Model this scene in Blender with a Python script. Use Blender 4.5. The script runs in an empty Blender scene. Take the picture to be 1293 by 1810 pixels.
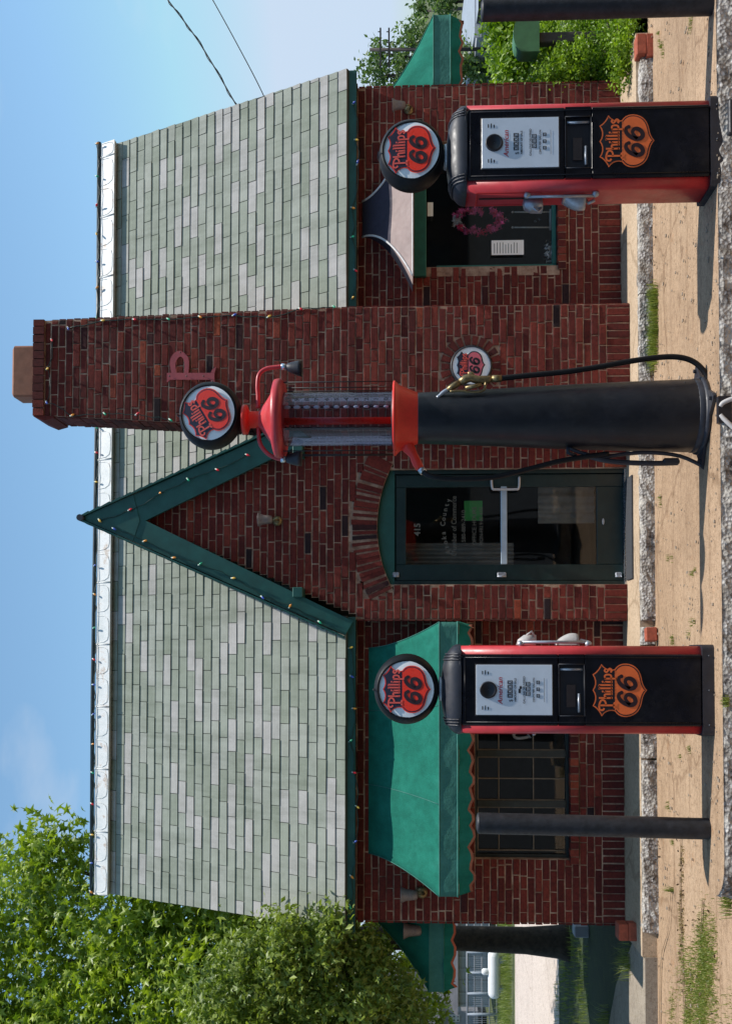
import bpy, math, random
from mathutils import Vector, Matrix, noise as mnoise
rnd = random.Random(7)
V = Vector
R = math.radians
sc = bpy.context.scene
COL = sc.collection

# ------------------------------------------------------------------ camera
FPX = 1850.0; U0, V0 = 715.0, 646.5; HC = 1.91
PITCH = math.atan(83.5/FPX); YAW = R(1.9)
CAM = V((0, 0, HC))
FW = V((math.sin(YAW)*math.cos(PITCH), math.cos(YAW)*math.cos(PITCH), math.sin(PITCH)))
RT = V((math.cos(YAW), -math.sin(YAW), 0))
UP = RT.cross(FW)
cd = bpy.data.cameras.new('camera'); cam = bpy.data.objects.new('camera', cd); COL.objects.link(cam)
cd.sensor_fit = 'VERTICAL'; cd.sensor_height = 36.0; cd.lens = FPX/1810*36.0
cd.shift_y = 190.0/1810; cd.shift_x = 0.0
cd.clip_start = 0.05; cd.clip_end = 2000
m = Matrix.Identity(4)
for i, c in enumerate((-UP, RT, -FW)):      # the photograph is a landscape picture stored on its side
    for j in range(3): m[j][i] = c[j]
m.translation = CAM
cam.matrix_world = m
sc.camera = cam

def ray(ix, iy):
    u, v = 1810-iy, ix
    return FW + RT*((u-U0)/FPX) + UP*((V0-v)/FPX)
def P(ix, iy, Y):
    d = ray(ix, iy); return CAM + d*(Y/d.y)
def G(ix, iy, Z=0.0):
    d = ray(ix, iy); return CAM + d*((Z-HC)/d.z)

# ------------------------------------------------------------------ light
SUN_EL, SUN_OFF = 65.0, 12.0     # from the right, a little in front of the facade
w = bpy.data.worlds.new('World'); sc.world = w; w.use_nodes = True
nt = w.node_tree; nt.nodes.clear()
sky = nt.nodes.new('ShaderNodeTexSky'); sky.sky_type = 'NISHITA'; sky.sun_disc = False
sky.sun_elevation = R(SUN_EL); sky.sun_rotation = R(90+SUN_OFF)
sky.altitude = 150; sky.air_density = 1.0; sky.dust_density = 0.3; sky.ozone_density = 4.0
bg = nt.nodes.new('ShaderNodeBackground'); bg.inputs[1].default_value = 0.122
wo = nt.nodes.new('ShaderNodeOutputWorld')
# thin bright summer haze and a few faint clouds, by direction
tcw = nt.nodes.new('ShaderNodeTexCoord'); nzw = nt.nodes.new('ShaderNodeTexNoise'); nzw.inputs['Scale'].default_value = 3.2; nzw.inputs['Detail'].default_value = 7
mpw = nt.nodes.new('ShaderNodeMapping'); mpw.inputs['Scale'].default_value = (1, 1, 2.6)
nt.links.new(tcw.outputs['Generated'], mpw.inputs[0]); nt.links.new(mpw.outputs[0], nzw.inputs['Vector'])
crw = nt.nodes.new('ShaderNodeValToRGB'); crw.color_ramp.elements[0].position = .60; crw.color_ramp.elements[1].position = .80
crw.color_ramp.elements[1].color = (.5, .5, .5, 1); nt.links.new(nzw.outputs[0], crw.inputs[0])
mlw = nt.nodes.new('ShaderNodeMix'); mlw.data_type = 'RGBA'; mlw.blend_type = 'MULTIPLY'; mlw.inputs[0].default_value = 1
nt.links.new(sky.outputs[0], mlw.inputs[6]); mlw.inputs[7].default_value = (1.50, 1.62, 1.45, 1)
mxw = nt.nodes.new('ShaderNodeMix'); mxw.data_type = 'RGBA'; nt.links.new(crw.outputs[0], mxw.inputs[0])
nt.links.new(mlw.outputs[2], mxw.inputs[6]); mxw.inputs[7].default_value = (6.0, 6.4, 7.0, 1)
dkw = nt.nodes.new('ShaderNodeMix'); dkw.data_type = 'RGBA'; dkw.blend_type = 'DARKEN'; dkw.inputs[0].default_value = 1
nt.links.new(mxw.outputs[2], dkw.inputs[6]); dkw.inputs[7].default_value = (4.9, 6.0, 7.4, 1)
nt.links.new(dkw.outputs[2], bg.inputs[0]); nt.links.new(bg.outputs[0], wo.inputs[0])
sd = bpy.data.lights.new('sun', 'SUN'); sd.energy = 5.0; sd.angle = R(0.55); sd.color = (1.0, 0.955, 0.89)
so = bpy.data.objects.new('sun', sd); COL.objects.link(so)
SUN = V((math.cos(R(SUN_EL))*math.cos(R(SUN_OFF)), -math.cos(R(SUN_EL))*math.sin(R(SUN_OFF)), math.sin(R(SUN_EL))))
so.rotation_euler = SUN.to_track_quat('Z', 'Y').to_euler(); so.location = (8, -4, 14)
sc.view_settings.view_transform = 'Standard'; sc.view_settings.look = 'None'
sc.view_settings.exposure = 0.0; sc.view_settings.gamma = 1.0
sc.render.engine = 'CYCLES'
sc.cycles.max_bounces = 8; sc.cycles.transparent_max_bounces = 12

# ------------------------------------------------------------------ materials
def srgb(r, g, b):
    f = lambda c: (c/12.92 if c <= .04045 else ((c+.055)/1.055)**2.4)
    return tuple(f(x/255) for x in (r, g, b))
class NT:
    def __init__(s, name):
        s.m = bpy.data.materials.new(name); s.m.use_nodes = True
        s.t = s.m.node_tree; s.b = s.t.nodes['Principled BSDF']; s.out = s.t.nodes['Material Output']
        s.tc = None
    def n(s, typ, **k):
        x = s.t.nodes.new(typ)
        for a, b in k.items(): setattr(x, a, b)
        return x
    def l(s, a, b): s.t.links.new(a, b)
    def coord(s):
        if s.tc is None: s.tc = s.n('ShaderNodeNewGeometry')
        return s.tc.outputs['Position']
    def noise(s, scale, detail=3, rough=.6, vec=None):
        x = s.n('ShaderNodeTexNoise'); x.inputs['Scale'].default_value = scale
        x.inputs['Detail'].default_value = detail; x.inputs['Roughness'].default_value = rough
        s.l(vec or s.coord(), x.inputs['Vector']); return x.outputs['Fac']
    def ramp(s, fac, stops, interp='LINEAR'):
        x = s.n('ShaderNodeValToRGB'); cr = x.color_ramp; cr.interpolation = interp
        while len(cr.elements) < len(stops): cr.elements.new(.5)
        for e, (p, c) in zip(cr.elements, stops):
            e.position = p; e.color = (*c, 1) if len(c) == 3 else c
        s.l(fac, x.inputs[0]); return x.outputs[0]
    def mix(s, fac, a, b, mode='MIX'):
        x = s.n('ShaderNodeMix', data_type='RGBA', blend_type=mode)
        if isinstance(fac, (int, float)): x.inputs[0].default_value = fac
        else: s.l(fac, x.inputs[0])
        for sock, v in ((x.inputs[6], a), (x.inputs[7], b)):
            if isinstance(v, tuple): sock.default_value = (*v, 1)
            else: s.l(v, sock)
        return x.outputs[2]
    def attr(s, name='tint'):
        x = s.n('ShaderNodeAttribute', attribute_name=name); return x.outputs['Fac']
    def bump(s, h, strength=.3, dist=.01):
        x = s.n('ShaderNodeBump'); x.inputs['Strength'].default_value = strength
        x.inputs['Distance'].default_value = dist
        s.l(h, x.inputs['Height']); s.l(x.outputs[0], s.b.inputs['Normal'])
    def set(s, color=None, rough=None, metal=None, coat=None, spec=None):
        if color is not None:
            if isinstance(color, tuple): s.b.inputs['Base Color'].default_value = (*color, 1)
            else: s.l(color, s.b.inputs['Base Color'])
        if rough is not None:
            if isinstance(rough, (int, float)): s.b.inputs['Roughness'].default_value = rough
            else: s.l(rough, s.b.inputs['Roughness'])
        if metal is not None: s.b.inputs['Metallic'].default_value = metal
        if coat is not None: s.b.inputs['Coat Weight'].default_value = coat
        if spec is not None: s.b.inputs['Specular IOR Level'].default_value = spec
        return s.m
M = {}
def paint(key, col, rough=.4, metal=0, var=.25, scale=12, bump=.05, coat=0, spec=.5, bscale=90):
    t = NT(key); n = t.noise(scale, 5, .65)
    c = t.ramp(n, [(.3, tuple(x*(1-var) for x in col)), (.7, tuple(min(1, x*(1+var)) for x in col))])
    r = t.ramp(t.noise(scale*2.3, 3), [(.3, (max(.03, rough-.08),)*3), (.75, (min(1, rough+.12),)*3)])
    t.set(c, r, metal, coat, spec)
    if key in ('pump_black', 'pump_red', 'cap_black', 'column_black', 'post_black', 'door_green'):
        ds = t.ramp(t.noise(5.5, 9, .82), [(.50, (0, 0, 0)), (.82, (.07, .07, .07))])
        sc2 = t.ramp(t.noise(55, 6, .85), [(.70, (0, 0, 0)), (.74, (.35, .35, .35))])
        c2 = t.mix(ds, c, (.30, .26, .22)); c2 = t.mix(sc2, c2, (.35, .33, .31)); t.set(c2)
    if bump: t.bump(t.noise(bscale, 3), bump, .004)
    M[key] = t.m; return t.m
paint('pump_black', (.005, .005, .009), .3, var=.5, bump=.04, scale=6, spec=.3)
paint('pump_red', (.52, .040, .045), .38, var=.16, scale=8, bump=.05)
paint('pump_red_bright', (.75, .035, .018), .4, var=.14, scale=8)
paint('cap_black', (.022, .023, .031), .48, var=.3, spec=.5)
paint('column_black', (.005, .006, .010), .42, var=.4, scale=5, bump=.06)
paint('rubber_black', (.006, .006, .007), .5, var=.3, scale=30, spec=.3)
paint('dial_white', (.74, .78, .83), .35, var=.06, scale=9, bump=.03)
paint('ink_black', (.012, .010, .014), .5, var=.1, bump=0)
paint('ink_red', (.5, .03, .05), .5, var=.1, bump=0)
paint('shield_orange', (.92, .17, .04), .45, var=.08, scale=20, bump=0)
paint('shield_red', (.90, .045, .02), .3, var=.06, scale=20, bump=0)
paint('shield_navy', (.02, .016, .035), .4, var=.1, bump=0)
paint('shield_dark', (.03, .012, .015), .4, var=.1, bump=0)
paint('shield_pink', (.62, .13, .16), .45, var=.08, scale=30, bump=0)
paint('letter_pink', (.80, .11, .08), .45, var=.05, bump=0)
paint('face_white', (.93, .95, .94), .25, var=.04, scale=10, bump=0)
paint('silver', (.42, .44, .48), .4, metal=.6, var=.2, scale=30)
paint('white_paint', (.52, .49, .47), .45, var=.12, scale=25)
paint('chrome', (.6, .63, .68), .22, metal=.9, var=.1, scale=30)
paint('brass', (.26, .19, .09), .42, metal=.75, var=.35, scale=60)
paint('green_paint', (.012, .085, .068), .5, var=.22, scale=9, bump=.12)
paint('door_green', (.006, .024, .023), .36, var=.2, scale=9, bump=.08)
paint('frame_green', (.015, .13, .10), .45, var=.2, scale=12)
paint('muntin', (.16, .13, .09), .6, var=.3, scale=20)
paint('bronze_frame', (.02, .03, .028), .45, var=.3)
paint('push_bar', (.42, .50, .56), .4, var=.08, scale=20)
paint('flue_clay', (.30, .125, .07), .8, var=.18, scale=14, bump=.2)
paint('post_black', (.017, .018, .022), .55, var=.6, scale=18, bump=.4, bscale=50)
paint('wire', (.015, .016, .016), .5, var=.1, bump=0)
paint('wire_green', (.01, .04, .03), .5, var=.1, bump=0)
paint('conduit', (.035, .05, .055), .45, var=.4, scale=6)
paint('lamp_body', (.10, .08, .06), .5, var=.3)
paint('lamp_glass', (.20, .165, .15), .3, var=.15, scale=30)
paint('letter_p', (.40, .075, .08), .5, var=.15, scale=12)
paint('bark', (.045, .034, .026), .9, var=.5, scale=14, bump=.9, bscale=22)
paint('wood_pole', (.06, .05, .045), .85, var=.4, scale=6, bump=.4)
paint('dark_room', (.03, .03, .03), .8, var=.3, scale=3)
paint('curtain', (.30, .27, .24), .9, var=.2, scale=8)
paint('paper', (.88, .84, .76), .8, var=.04, bump=0)
paint('green_card', (.05, .30, .06), .7, var=.1, bump=0)
paint('flower_pink', (.85, .10, .26), .7, var=.4, scale=60)
paint('flower_white', (.75, .68, .66), .7, var=.2, scale=60)
paint('flower_deep', (.70, .03, .11), .7, var=.4, scale=60)
paint('gold_letter', (.12, .115, .09), .6, var=.1, bump=0)
paint('mat_grey', (.045, .047, .052), .9, var=.3, scale=60, bump=.5)
paint('mailbox_green', (.06, .17, .07), .45, var=.2, scale=10)
paint('siding_grey', (.30, .31, .34), .7, var=.1, scale=5)
paint('sight_brown', (.05, .03, .025), .5, var=.3, scale=20)
paint('dirt_pale', (.30, .24, .18), .9, var=.4, scale=30)
paint('brick_loose', (.36, .085, .045), .85, var=.3, scale=25, bump=.5)
paint('siding_store', (.10, .06, .05), .9, var=.3, scale=3)
paint('siding_white', (.30, .34, .39), .6, var=.1, scale=5)
paint('house_grey', (.26, .25, .27), .8, var=.15, scale=5)
paint('tank_white', (.75, .75, .74), .4, var=.05, scale=5)
paint('roofing_dark', (.07, .07, .075), .9, var=.3, scale=5)
paint('trim_brown', (.30, .10, .05), .8, var=.3, scale=15)
paint('trim_orange', (.50, .11, .045), .8, var=.2, scale=15)
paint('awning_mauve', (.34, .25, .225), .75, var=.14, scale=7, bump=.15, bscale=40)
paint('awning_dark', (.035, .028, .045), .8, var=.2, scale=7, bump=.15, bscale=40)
paint('awning_edge', (.65, .62, .60), .6, var=.15, scale=20)
for k, c in (('bulb_red', (.65, .02, .03)), ('bulb_orange', (.75, .28, .03)), ('bulb_green', (.02, .32, .16)),
             ('bulb_blue', (.05, .10, .42)), ('bulb_yellow', (.75, .45, .06))):
    paint(k, c, .25, var=.08, scale=40, bump=0)
paint('bulb_base', (.45, .55, .48), .4, var=.1, bump=0)

# awning canvas, sun faded, with seams carried by noise stretched down the slope
t = NT('canvas_green'); n = t.noise(3.0, 5, .7); n2 = t.noise(420, 2)
c = t.ramp(n, [(.3, (.010, .135, .092)), (.55, (.014, .17, .118)), (.8, (.028, .215, .155))])
mp_ = t.n('ShaderNodeMapping'); mp_.inputs['Scale'].default_value = (4, 4, .5); t.l(t.coord(), mp_.inputs[0])
c = t.mix(1.0, c, t.ramp(t.noise(2.5, 6, .7, mp_.outputs[0]), [(.35, (.78, .80, .80)), (.55, (1, 1, 1)), (.75, (1.12, 1.1, 1.1))]), 'MULTIPLY')
t.set(c, .92, spec=.2); t.bump(t.mix(.35, t.noise(5, 5, .7), t.noise(160, 3)), .5, .03); M['canvas_green'] = t.m
t = NT('canvas_band'); n = t.noise(6.0, 5, .7)
c = t.ramp(n, [(.3, (.018, .13, .10)), (.75, (.05, .21, .17))])
t.set(c, .8); t.bump(t.noise(30, 3), .5, .01); M['canvas_band'] = t.m

# brick
def brick_mat(name, gain=1.0):
    t = NT(name); a = t.attr()
    c = t.ramp(a, [(0, (.016, .010, .013)), (.06, (.03, .014, .016)), (.11, (.095, .016, .013)), (.45, (.145, .023, .017)),
                   (.8, (.195, .032, .021)), (.95, (.245, .047, .028)), (1, (.38, .08, .035))])
    nn = t.noise(38, 6, .75)
    d = t.ramp(nn, [(.32, (.50, .50, .52)), (.55, (1, 1, 1)), (.8, (1.3, 1.22, 1.2))])
    c = t.mix(1.0, c, d, 'MULTIPLY')
    big = t.ramp(t.noise(1.3, 4, .6), [(.35, (.82, .80, .80)), (.65, (1.10, 1.08, 1.07))])
    c = t.mix(1.0, c, big, 'MULTIPLY')
    mp_ = t.n('ShaderNodeMapping'); mp_.inputs['Scale'].default_value = (2.2, 2.2, .22); t.l(t.coord(), mp_.inputs[0])
    stk = t.ramp(t.noise(1.6, 5, .65, mp_.outputs[0]), [(.30, (.72, .70, .72)), (.45, (1, 1, 1)), (.7, (1.06, 1.04, 1.03))])
    c = t.mix(1.0, c, stk, 'MULTIPLY')
    wht = t.ramp(t.noise(9, 8, .8), [(.70, (0, 0, 0)), (.78, (1, 1, 1))])
    x = t.n('ShaderNodeMath', operation='MULTIPLY'); t.l(wht, x.inputs[0]); x.inputs[1].default_value = .12
    c = t.mix(x.outputs[0], c, (.30, .25, .22))
    t.set(c, .85, spec=.3); t.bump(t.noise(110, 5, .7), .75, .006); M[name] = t.m
brick_mat('brick')
t = NT('mortar'); c = t.ramp(t.noise(7, 5, .7), [(.3, (.13, .07, .05)), (.47, (.33, .20, .135)), (.7, (.58, .42, .30))])
t.set(c, .95, spec=.2); t.bump(t.noise(150, 4), .8, .005); M['mortar'] = t.m
t = NT('mortar_pale'); c = t.ramp(t.noise(20, 5, .7), [(.35, (.10, .07, .05)), (.6, (.28, .22, .17)), (.8, (.42, .36, .30))])
t.set(c, .95, spec=.2); t.bump(t.noise(90, 4), .9, .008); M['mortar_pale'] = t.m

# shingle
t = NT('shingle'); a = t.attr()
c = t.ramp(a, [(0, (.255, .28, .22)), (.3, (.29, .312, .255)), (.55, (.32, .338, .285)), (.72, (.35, .358, .31)), (.76, (.385, .375, .345)), (1, (.43, .41, .385))])
g = t.ramp(t.noise(300, 2), [(.3, (.86, .86, .86)), (.7, (1.1, 1.1, 1.1))])
c = t.mix(1.0, c, g, 'MULTIPLY')
st = t.ramp(t.noise(4.5, 6, .75), [(.3, (.82, .83, .80)), (.6, (1.05, 1.05, 1.05))])
c = t.mix(1.0, c, st, 'MULTIPLY')
mp_ = t.n('ShaderNodeMapping'); mp_.inputs['Scale'].default_value = (3.5, .35, .35); t.l(t.coord(), mp_.inputs[0])
sk = t.ramp(t.noise(2.2, 6, .7, mp_.outputs[0]), [(.33, (.80, .81, .79)), (.5, (1, 1, 1)), (.72, (1.07, 1.07, 1.06))])
c = t.mix(1.0, c, sk, 'MULTIPLY')
t.set(c, .85, spec=.3); t.bump(t.noise(350, 2), .3, .003); M['shingle'] = t.m
paint('shingle_under', (.05, .055, .05), .9, var=.2)
t = NT('ridge_white'); n = t.noise(5, 6, .8)
c = t.ramp(n, [(.3, (.58, .61, .59)), (.54, (.76, .76, .73)), (.62, (.55, .46, .38)), (.78, (.3, .18, .12))])
t.set(c, .5); t.bump(t.noise(40, 3), .2, .004); M['ridge_white'] = t.m

# concrete and ground
def concrete(name, cols, big=.9, spec=.3, lines=False):
    t = NT(name)
    c = t.ramp(t.noise(big, 6, .65), [(.3, cols[0]), (.5, cols[1]), (.7, cols[2])])
    sp = t.ramp(t.noise(85, 3, .8), [(.34, (.50, .45, .40)), (.42, (1, 1, 1)), (.60, (1, 1, 1)), (.70, (1.5, 1.48, 1.45))])
    c = t.mix(1.0, c, sp, 'MULTIPLY')
    md = t.ramp(t.noise(24, 6, .8), [(.36, (.72, .68, .64)), (.5, (1, 1, 1)), (.66, (1.12, 1.1, 1.08))])
    c = t.mix(1.0, c, md, 'MULTIPLY')
    vo = t.n('ShaderNodeTexVoronoi', feature='DISTANCE_TO_EDGE'); vo.inputs['Scale'].default_value = .55
    wv = t.n('ShaderNodeTexNoise'); wv.inputs['Scale'].default_value = 3; wv.inputs['Detail'].default_value = 5
    t.l(t.coord(), wv.inputs['Vector'])
    ad = t.n('ShaderNodeVectorMath', operation='MULTIPLY_ADD'); ad.inputs[1].default_value = (.35,)*3
    t.l(wv.outputs['Color'], ad.inputs[0]); t.l(t.coord(), ad.inputs[2]); t.l(ad.outputs[0], vo.inputs['Vector'])
    ck = t.ramp(vo.outputs['Distance'], [(0, (.35, .28, .22)), (.006, (.6, .55, .5)), (.012, (1, 1, 1))])
    c = t.mix(.45, c, t.mix(1.0, c, ck, 'MULTIPLY'))
    if lines:       # wear along the lane, oily spots, rusty blotches
        mp_ = t.n('ShaderNodeMapping'); mp_.inputs['Scale'].default_value = (.35, 5.0, 1); t.l(t.coord(), mp_.inputs[0])
        c = t.mix(1.0, c, t.ramp(t.noise(2.2, 7, .7, mp_.outputs[0]), [(.33, (.74, .70, .66)), (.48, (1, 1, 1)), (.7, (1.10, 1.09, 1.08))]), 'MULTIPLY')
        c = t.mix(1.0, c, t.ramp(t.noise(1.7, 8, .75), [(.30, (.55, .50, .46)), (.40, (1, 1, 1))]), 'MULTIPLY')
        c = t.mix(1.0, c, t.ramp(t.noise(3.1, 8, .8), [(.60, (1, 1, 1)), (.72, (1.0, .78, .58))]), 'MULTIPLY')
        c = t.mix(1.0, c, t.ramp(t.noise(210, 2, .6), [(.30, (.55, .52, .50)), (.40, (1, 1, 1)), (.66, (1, 1, 1)), (.75, (1.5, 1.5, 1.5))]), 'MULTIPLY')
    t.set(c, .9, spec=spec); t.bump(t.noise(120, 4, .7), .6, .006); M[name] = t.m
paint('asphalt', (.045, .045, .046), .9, var=.3, scale=3, bump=.5)
concrete('drive', [(.32, .215, .135), (.40, .275, .175), (.47, .335, .22)], .5, .3, True)
concrete('slab', [(.42, .31, .21), (.50, .38, .26), (.56, .43, .30)], 1.4)
concrete('path', [(.26, .22, .18), (.33, .28, .22), (.37, .32, .26)], 1.4)
concrete('road', [(.50, .42, .36), (.58, .49, .42), (.62, .53, .46)], .4)
t = NT('aggregate')
vo = t.n('ShaderNodeTexVoronoi'); vo.inputs['Scale'].default_value = 48; t.l(t.coord(), vo.inputs['Vector'])
sep = t.n('ShaderNodeSeparateColor'); t.l(vo.outputs['Color'], sep.inputs[0])
c = t.ramp(sep.outputs[0], [(0, (.12, .10, .09)), (.25, (.27, .24, .21)), (.55, (.43, .40, .37)), (.85, (.60, .57, .54)), (1, (.72, .68, .64))])
ed = t.ramp(vo.outputs['Distance'], [(.35, (1, 1, 1)), (.85, (.30, .27, .25))])
c = t.mix(1.0, c, ed, 'MULTIPLY')
c = t.mix(t.ramp(t.noise(9, 7, .8), [(.44, (0, 0, 0)), (.60, (1, 1, 1))]), c, (.50, .46, .40))
c = t.mix(1.0, c, t.ramp(t.noise(5, 6, .75), [(.36, (.42, .38, .34)), (.52, (1, 1, 1))]), 'MULTIPLY')
t.set(c, .8); t.bump(vo.outputs['Distance'], -.8 if False else .8, .012)
M['aggregate'] = t.m
t = NT('soil'); c = t.ramp(t.noise(2.5, 6, .7), [(.3, (.05, .06, .02)), (.55, (.09, .11, .035)), (.75, (.17, .14, .08))])
t.set(c, .95); t.bump(t.noise(40, 5), .8, .03); M['soil'] = t.m
t = NT('lawn'); c = t.ramp(t.noise(6, 6, .7), [(.3, (.02, .035, .010)), (.6, (.04, .065, .015)), (.8, (.07, .09, .025))])
t.set(c, .95); t.bump(t.noise(60, 5), 1, .03); M['lawn'] = t.m
t = NT('dirt'); c = t.ramp(t.noise(14, 6, .7), [(.3, (.07, .045, .025)), (.6, (.16, .10, .055)), (.8, (.26, .19, .11))])
t.set(c, .95); t.bump(t.noise(60, 5), 1, .01); M['dirt'] = t.m

def leafmat(name, c0, c1, trans=.35):
    t = NT(name); a = t.attr()
    c = t.ramp(a, [(0, c0), (1, c1)]); t.set(c, .42, spec=.45)
    tr = t.n('ShaderNodeBsdfTranslucent'); cc = t.mix(1.0, c, (1.5, 1.7, .7), 'MULTIPLY'); t.l(cc, tr.inputs[0])
    mx = t.n('ShaderNodeMixShader'); mx.inputs[0].default_value = trans
    t.l(t.b.outputs[0], mx.inputs[1]); t.l(tr.outputs[0], mx.inputs[2]); t.l(mx.outputs[0], t.out.inputs[0]); M[name] = t.m
leafmat('leaf_gum', (.085, .15, .015), (.36, .44, .045), .32)
leafmat('leaf_oak', (.07, .12, .02), (.33, .40, .075), .28)
leafmat('leaf_hedge', (.07, .15, .010), (.30, .43, .025), .3)
leafmat('leaf_far', (.07, .12, .035), (.15, .22, .07))
leafmat('grass_blade', (.10, .15, .02), (.30, .33, .08), .3)
leafmat('grass_dry', (.20, .15, .06), (.36, .28, .12), .2)

def glass(name, tint=(.8, .85, .85), base=.05, mul=1.0):
    t = NT(name); t.t.nodes.remove(t.b)
    tr = t.n('ShaderNodeBsdfTransparent'); tr.inputs[0].default_value = (*tint, 1)
    gl = t.n('ShaderNodeBsdfGlossy'); gl.inputs['Roughness'].default_value = .03
    lw = t.n('ShaderNodeFresnel'); lw.inputs[0].default_value = 1.5
    ma = t.n('ShaderNodeMath', operation='MULTIPLY_ADD'); ma.inputs[1].default_value = mul; ma.inputs[2].default_value = base
    t.l(lw.outputs[0], ma.inputs[0])
    mx = t.n('ShaderNodeMixShader'); t.l(ma.outputs[0], mx.inputs[0]); t.l(tr.outputs[0], mx.inputs[1]); t.l(gl.outputs[0], mx.inputs[2])
    t.l(mx.outputs[0], t.out.inputs[0]); M[name] = t.m
glass('window_glass', (.93, .96, .95), .01, .7)
glass('tank_glass', (.60, .63, .74), .015, .5)

# ------------------------------------------------------------------ mesh builder
ORG = {}
class MB:
    def __init__(s): s.v = []; s.f = []; s.m = []; s.t = []; s.sm = []
    def face(s, idx, mat=0, tint=.5, smooth=False):
        s.f.append(tuple(idx)); s.m.append(mat); s.t.append(tint); s.sm.append(smooth)
    def poly(s, pts, mat=0, tint=.5, smooth=False):
        b = len(s.v); s.v += [tuple(p) for p in pts]; s.face(range(b, b+len(pts)), mat, tint, smooth)
    def hexa(s, p, mat=0, tint=.5):   # p: bottom 4 (ccw seen from above), top 4
        b = len(s.v); s.v += [tuple(q) for q in p]
        for q in ((3, 2, 1, 0), (4, 5, 6, 7), (0, 1, 5, 4), (1, 2, 6, 5), (2, 3, 7, 6), (3, 0, 4, 7)):
            s.face([b+i for i in q], mat, tint)
    def box(s, a, b, mat=0, tint=.5):
        x0, x1 = sorted((a[0], b[0])); y0, y1 = sorted((a[1], b[1])); z0, z1 = sorted((a[2], b[2]))
        s.hexa([(x0, y0, z0), (x1, y0, z0), (x1, y1, z0), (x0, y1, z0), (x0, y0, z1), (x1, y0, z1), (x1, y1, z1), (x0, y1, z1)], mat, tint)
    def bbox(s, a, b, bev=.006, mat=0, tint=.5):   # box with chamfered edges
        x0, x1 = sorted((a[0], b[0])); y0, y1 = sorted((a[1], b[1])); z0, z1 = sorted((a[2], b[2]))
        e = min(bev, (x1-x0)*.3, (y1-y0)*.3, (z1-z0)*.3)
        pr = [(x0+e, y0), (x1-e, y0), (x1, y0+e), (x1, y1-e), (x1-e, y1), (x0+e, y1), (x0, y1-e), (x0, y0+e)]
        cx, cy = (x0+x1)/2, (y0+y1)/2
        def ins(p): return (p[0]+(e if p[0] < cx else -e), p[1]+(e if p[1] < cy else -e))
        rings = [[(*ins(p), z0) for p in pr], [(*p, z0+e) for p in pr], [(*p, z1-e) for p in pr], [(*ins(p), z1) for p in pr]]
        s.loft(rings, mat=mat, tint=tint, smooth=False, cap=True)
    def loft(s, rings, mat=0, tint=.5, smooth=True, closed=True, cap=False):
        b = len(s.v); n = len(rings[0])
        for r in rings: s.v += [tuple(p) for p in r]
        for i in range(len(rings)-1):
            for j in range(n if closed else n-1):
                k = (j+1) % n
                s.face((b+i*n+j, b+i*n+k, b+(i+1)*n+k, b+(i+1)*n+j), mat, tint, smooth)
        if cap:
            s.face([b+j for j in reversed(range(n))], mat, tint)
            s.face([b+(len(rings)-1)*n+j for j in range(n)], mat, tint)
    def tube(s, path, r, n=8, mat=0, tint=.5, cap=True, smooth=True):
        path = [V(p) for p in path]; rings = []; prev = None
        rr = r if isinstance(r, (list, tuple)) else [r]*len(path)
        for i, p in enumerate(path):
            d = (path[min(i+1, len(path)-1)]-path[max(i-1, 0)]).normalized()
            if prev is None:
                a = d.orthogonal().normalized()
            else:
                a = (prev-d*prev.dot(d)).normalized()
            prev = a; b_ = d.cross(a)
            rings.append([p+(a*math.cos(2*math.pi*k/n)+b_*math.sin(2*math.pi*k/n))*rr[i] for k in range(n)])
        s.loft(rings, mat, tint, smooth, True, cap)
    def lathe(s, prof, c, ax=V((0, 0, 1)), n=24, mat=0, tint=.5, cap=False, smooth=True, sx=1, sy=1):
        ax = V(ax).normalized(); a = ax.orthogonal().normalized() if abs(ax.z) < .99 else V((1, 0, 0)); b_ = ax.cross(a)
        if abs(ax.y) > .99: a = V((1, 0, 0)); b_ = ax.cross(a)*-1 if ax.y < 0 else a.cross(ax)
        c = V(c)
        rings = [[c+ax*h+(a*math.cos(2*math.pi*k/n)*sx+b_*math.sin(2*math.pi*k/n)*sy)*r for k in range(n)] for r, h in prof]
        s.loft(rings, mat, tint, smooth, True, cap)
    def prism(s, pts, off, mat=0, tint=.5):       # planar outline swept by a vector
        pts = [V(p) for p in pts]; off = V(off); b = len(s.v); n = len(pts)
        s.v += [tuple(p) for p in pts]+[tuple(p+off) for p in pts]
        s.face(list(range(n)), mat, tint); s.face([b2+n for b2 in reversed(range(n))] if b == 0 else [b+n+i for i in reversed(range(n))], mat, tint)
        s.f[-2] = tuple(b+i for i in range(n))
        for i in range(n):
            j = (i+1) % n; s.face((b+i, b+j, b+n+j, b+n+i), mat, tint)
    def ribbon(s, pts, w, O, rx, up, mat=0, tint=.5, lift=V((0, 0, 0))):
        # 2D stroke of width w laid on the plane O + a*rx + b*up
        n = len(pts); ws = w if isinstance(w, (list, tuple)) else [w]*n
        L = []; Rr = []
        for i, (a, b) in enumerate(pts):
            q0 = pts[max(0, i-1)]; q1 = pts[min(n-1, i+1)]
            dx, dy = q1[0]-q0[0], q1[1]-q0[1]; l = math.hypot(dx, dy) or 1
            nx, ny = -dy/l, dx/l; h = ws[i]/2
            L.append((a+nx*h, b+ny*h)); Rr.append((a-nx*h, b-ny*h))
        T = lambda q: O+rx*q[0]+up*q[1]+lift
        for i in range(n-1):
            s.poly([T(L[i]), T(Rr[i]), T(Rr[i+1]), T(L[i+1])], mat, tint)
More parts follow.
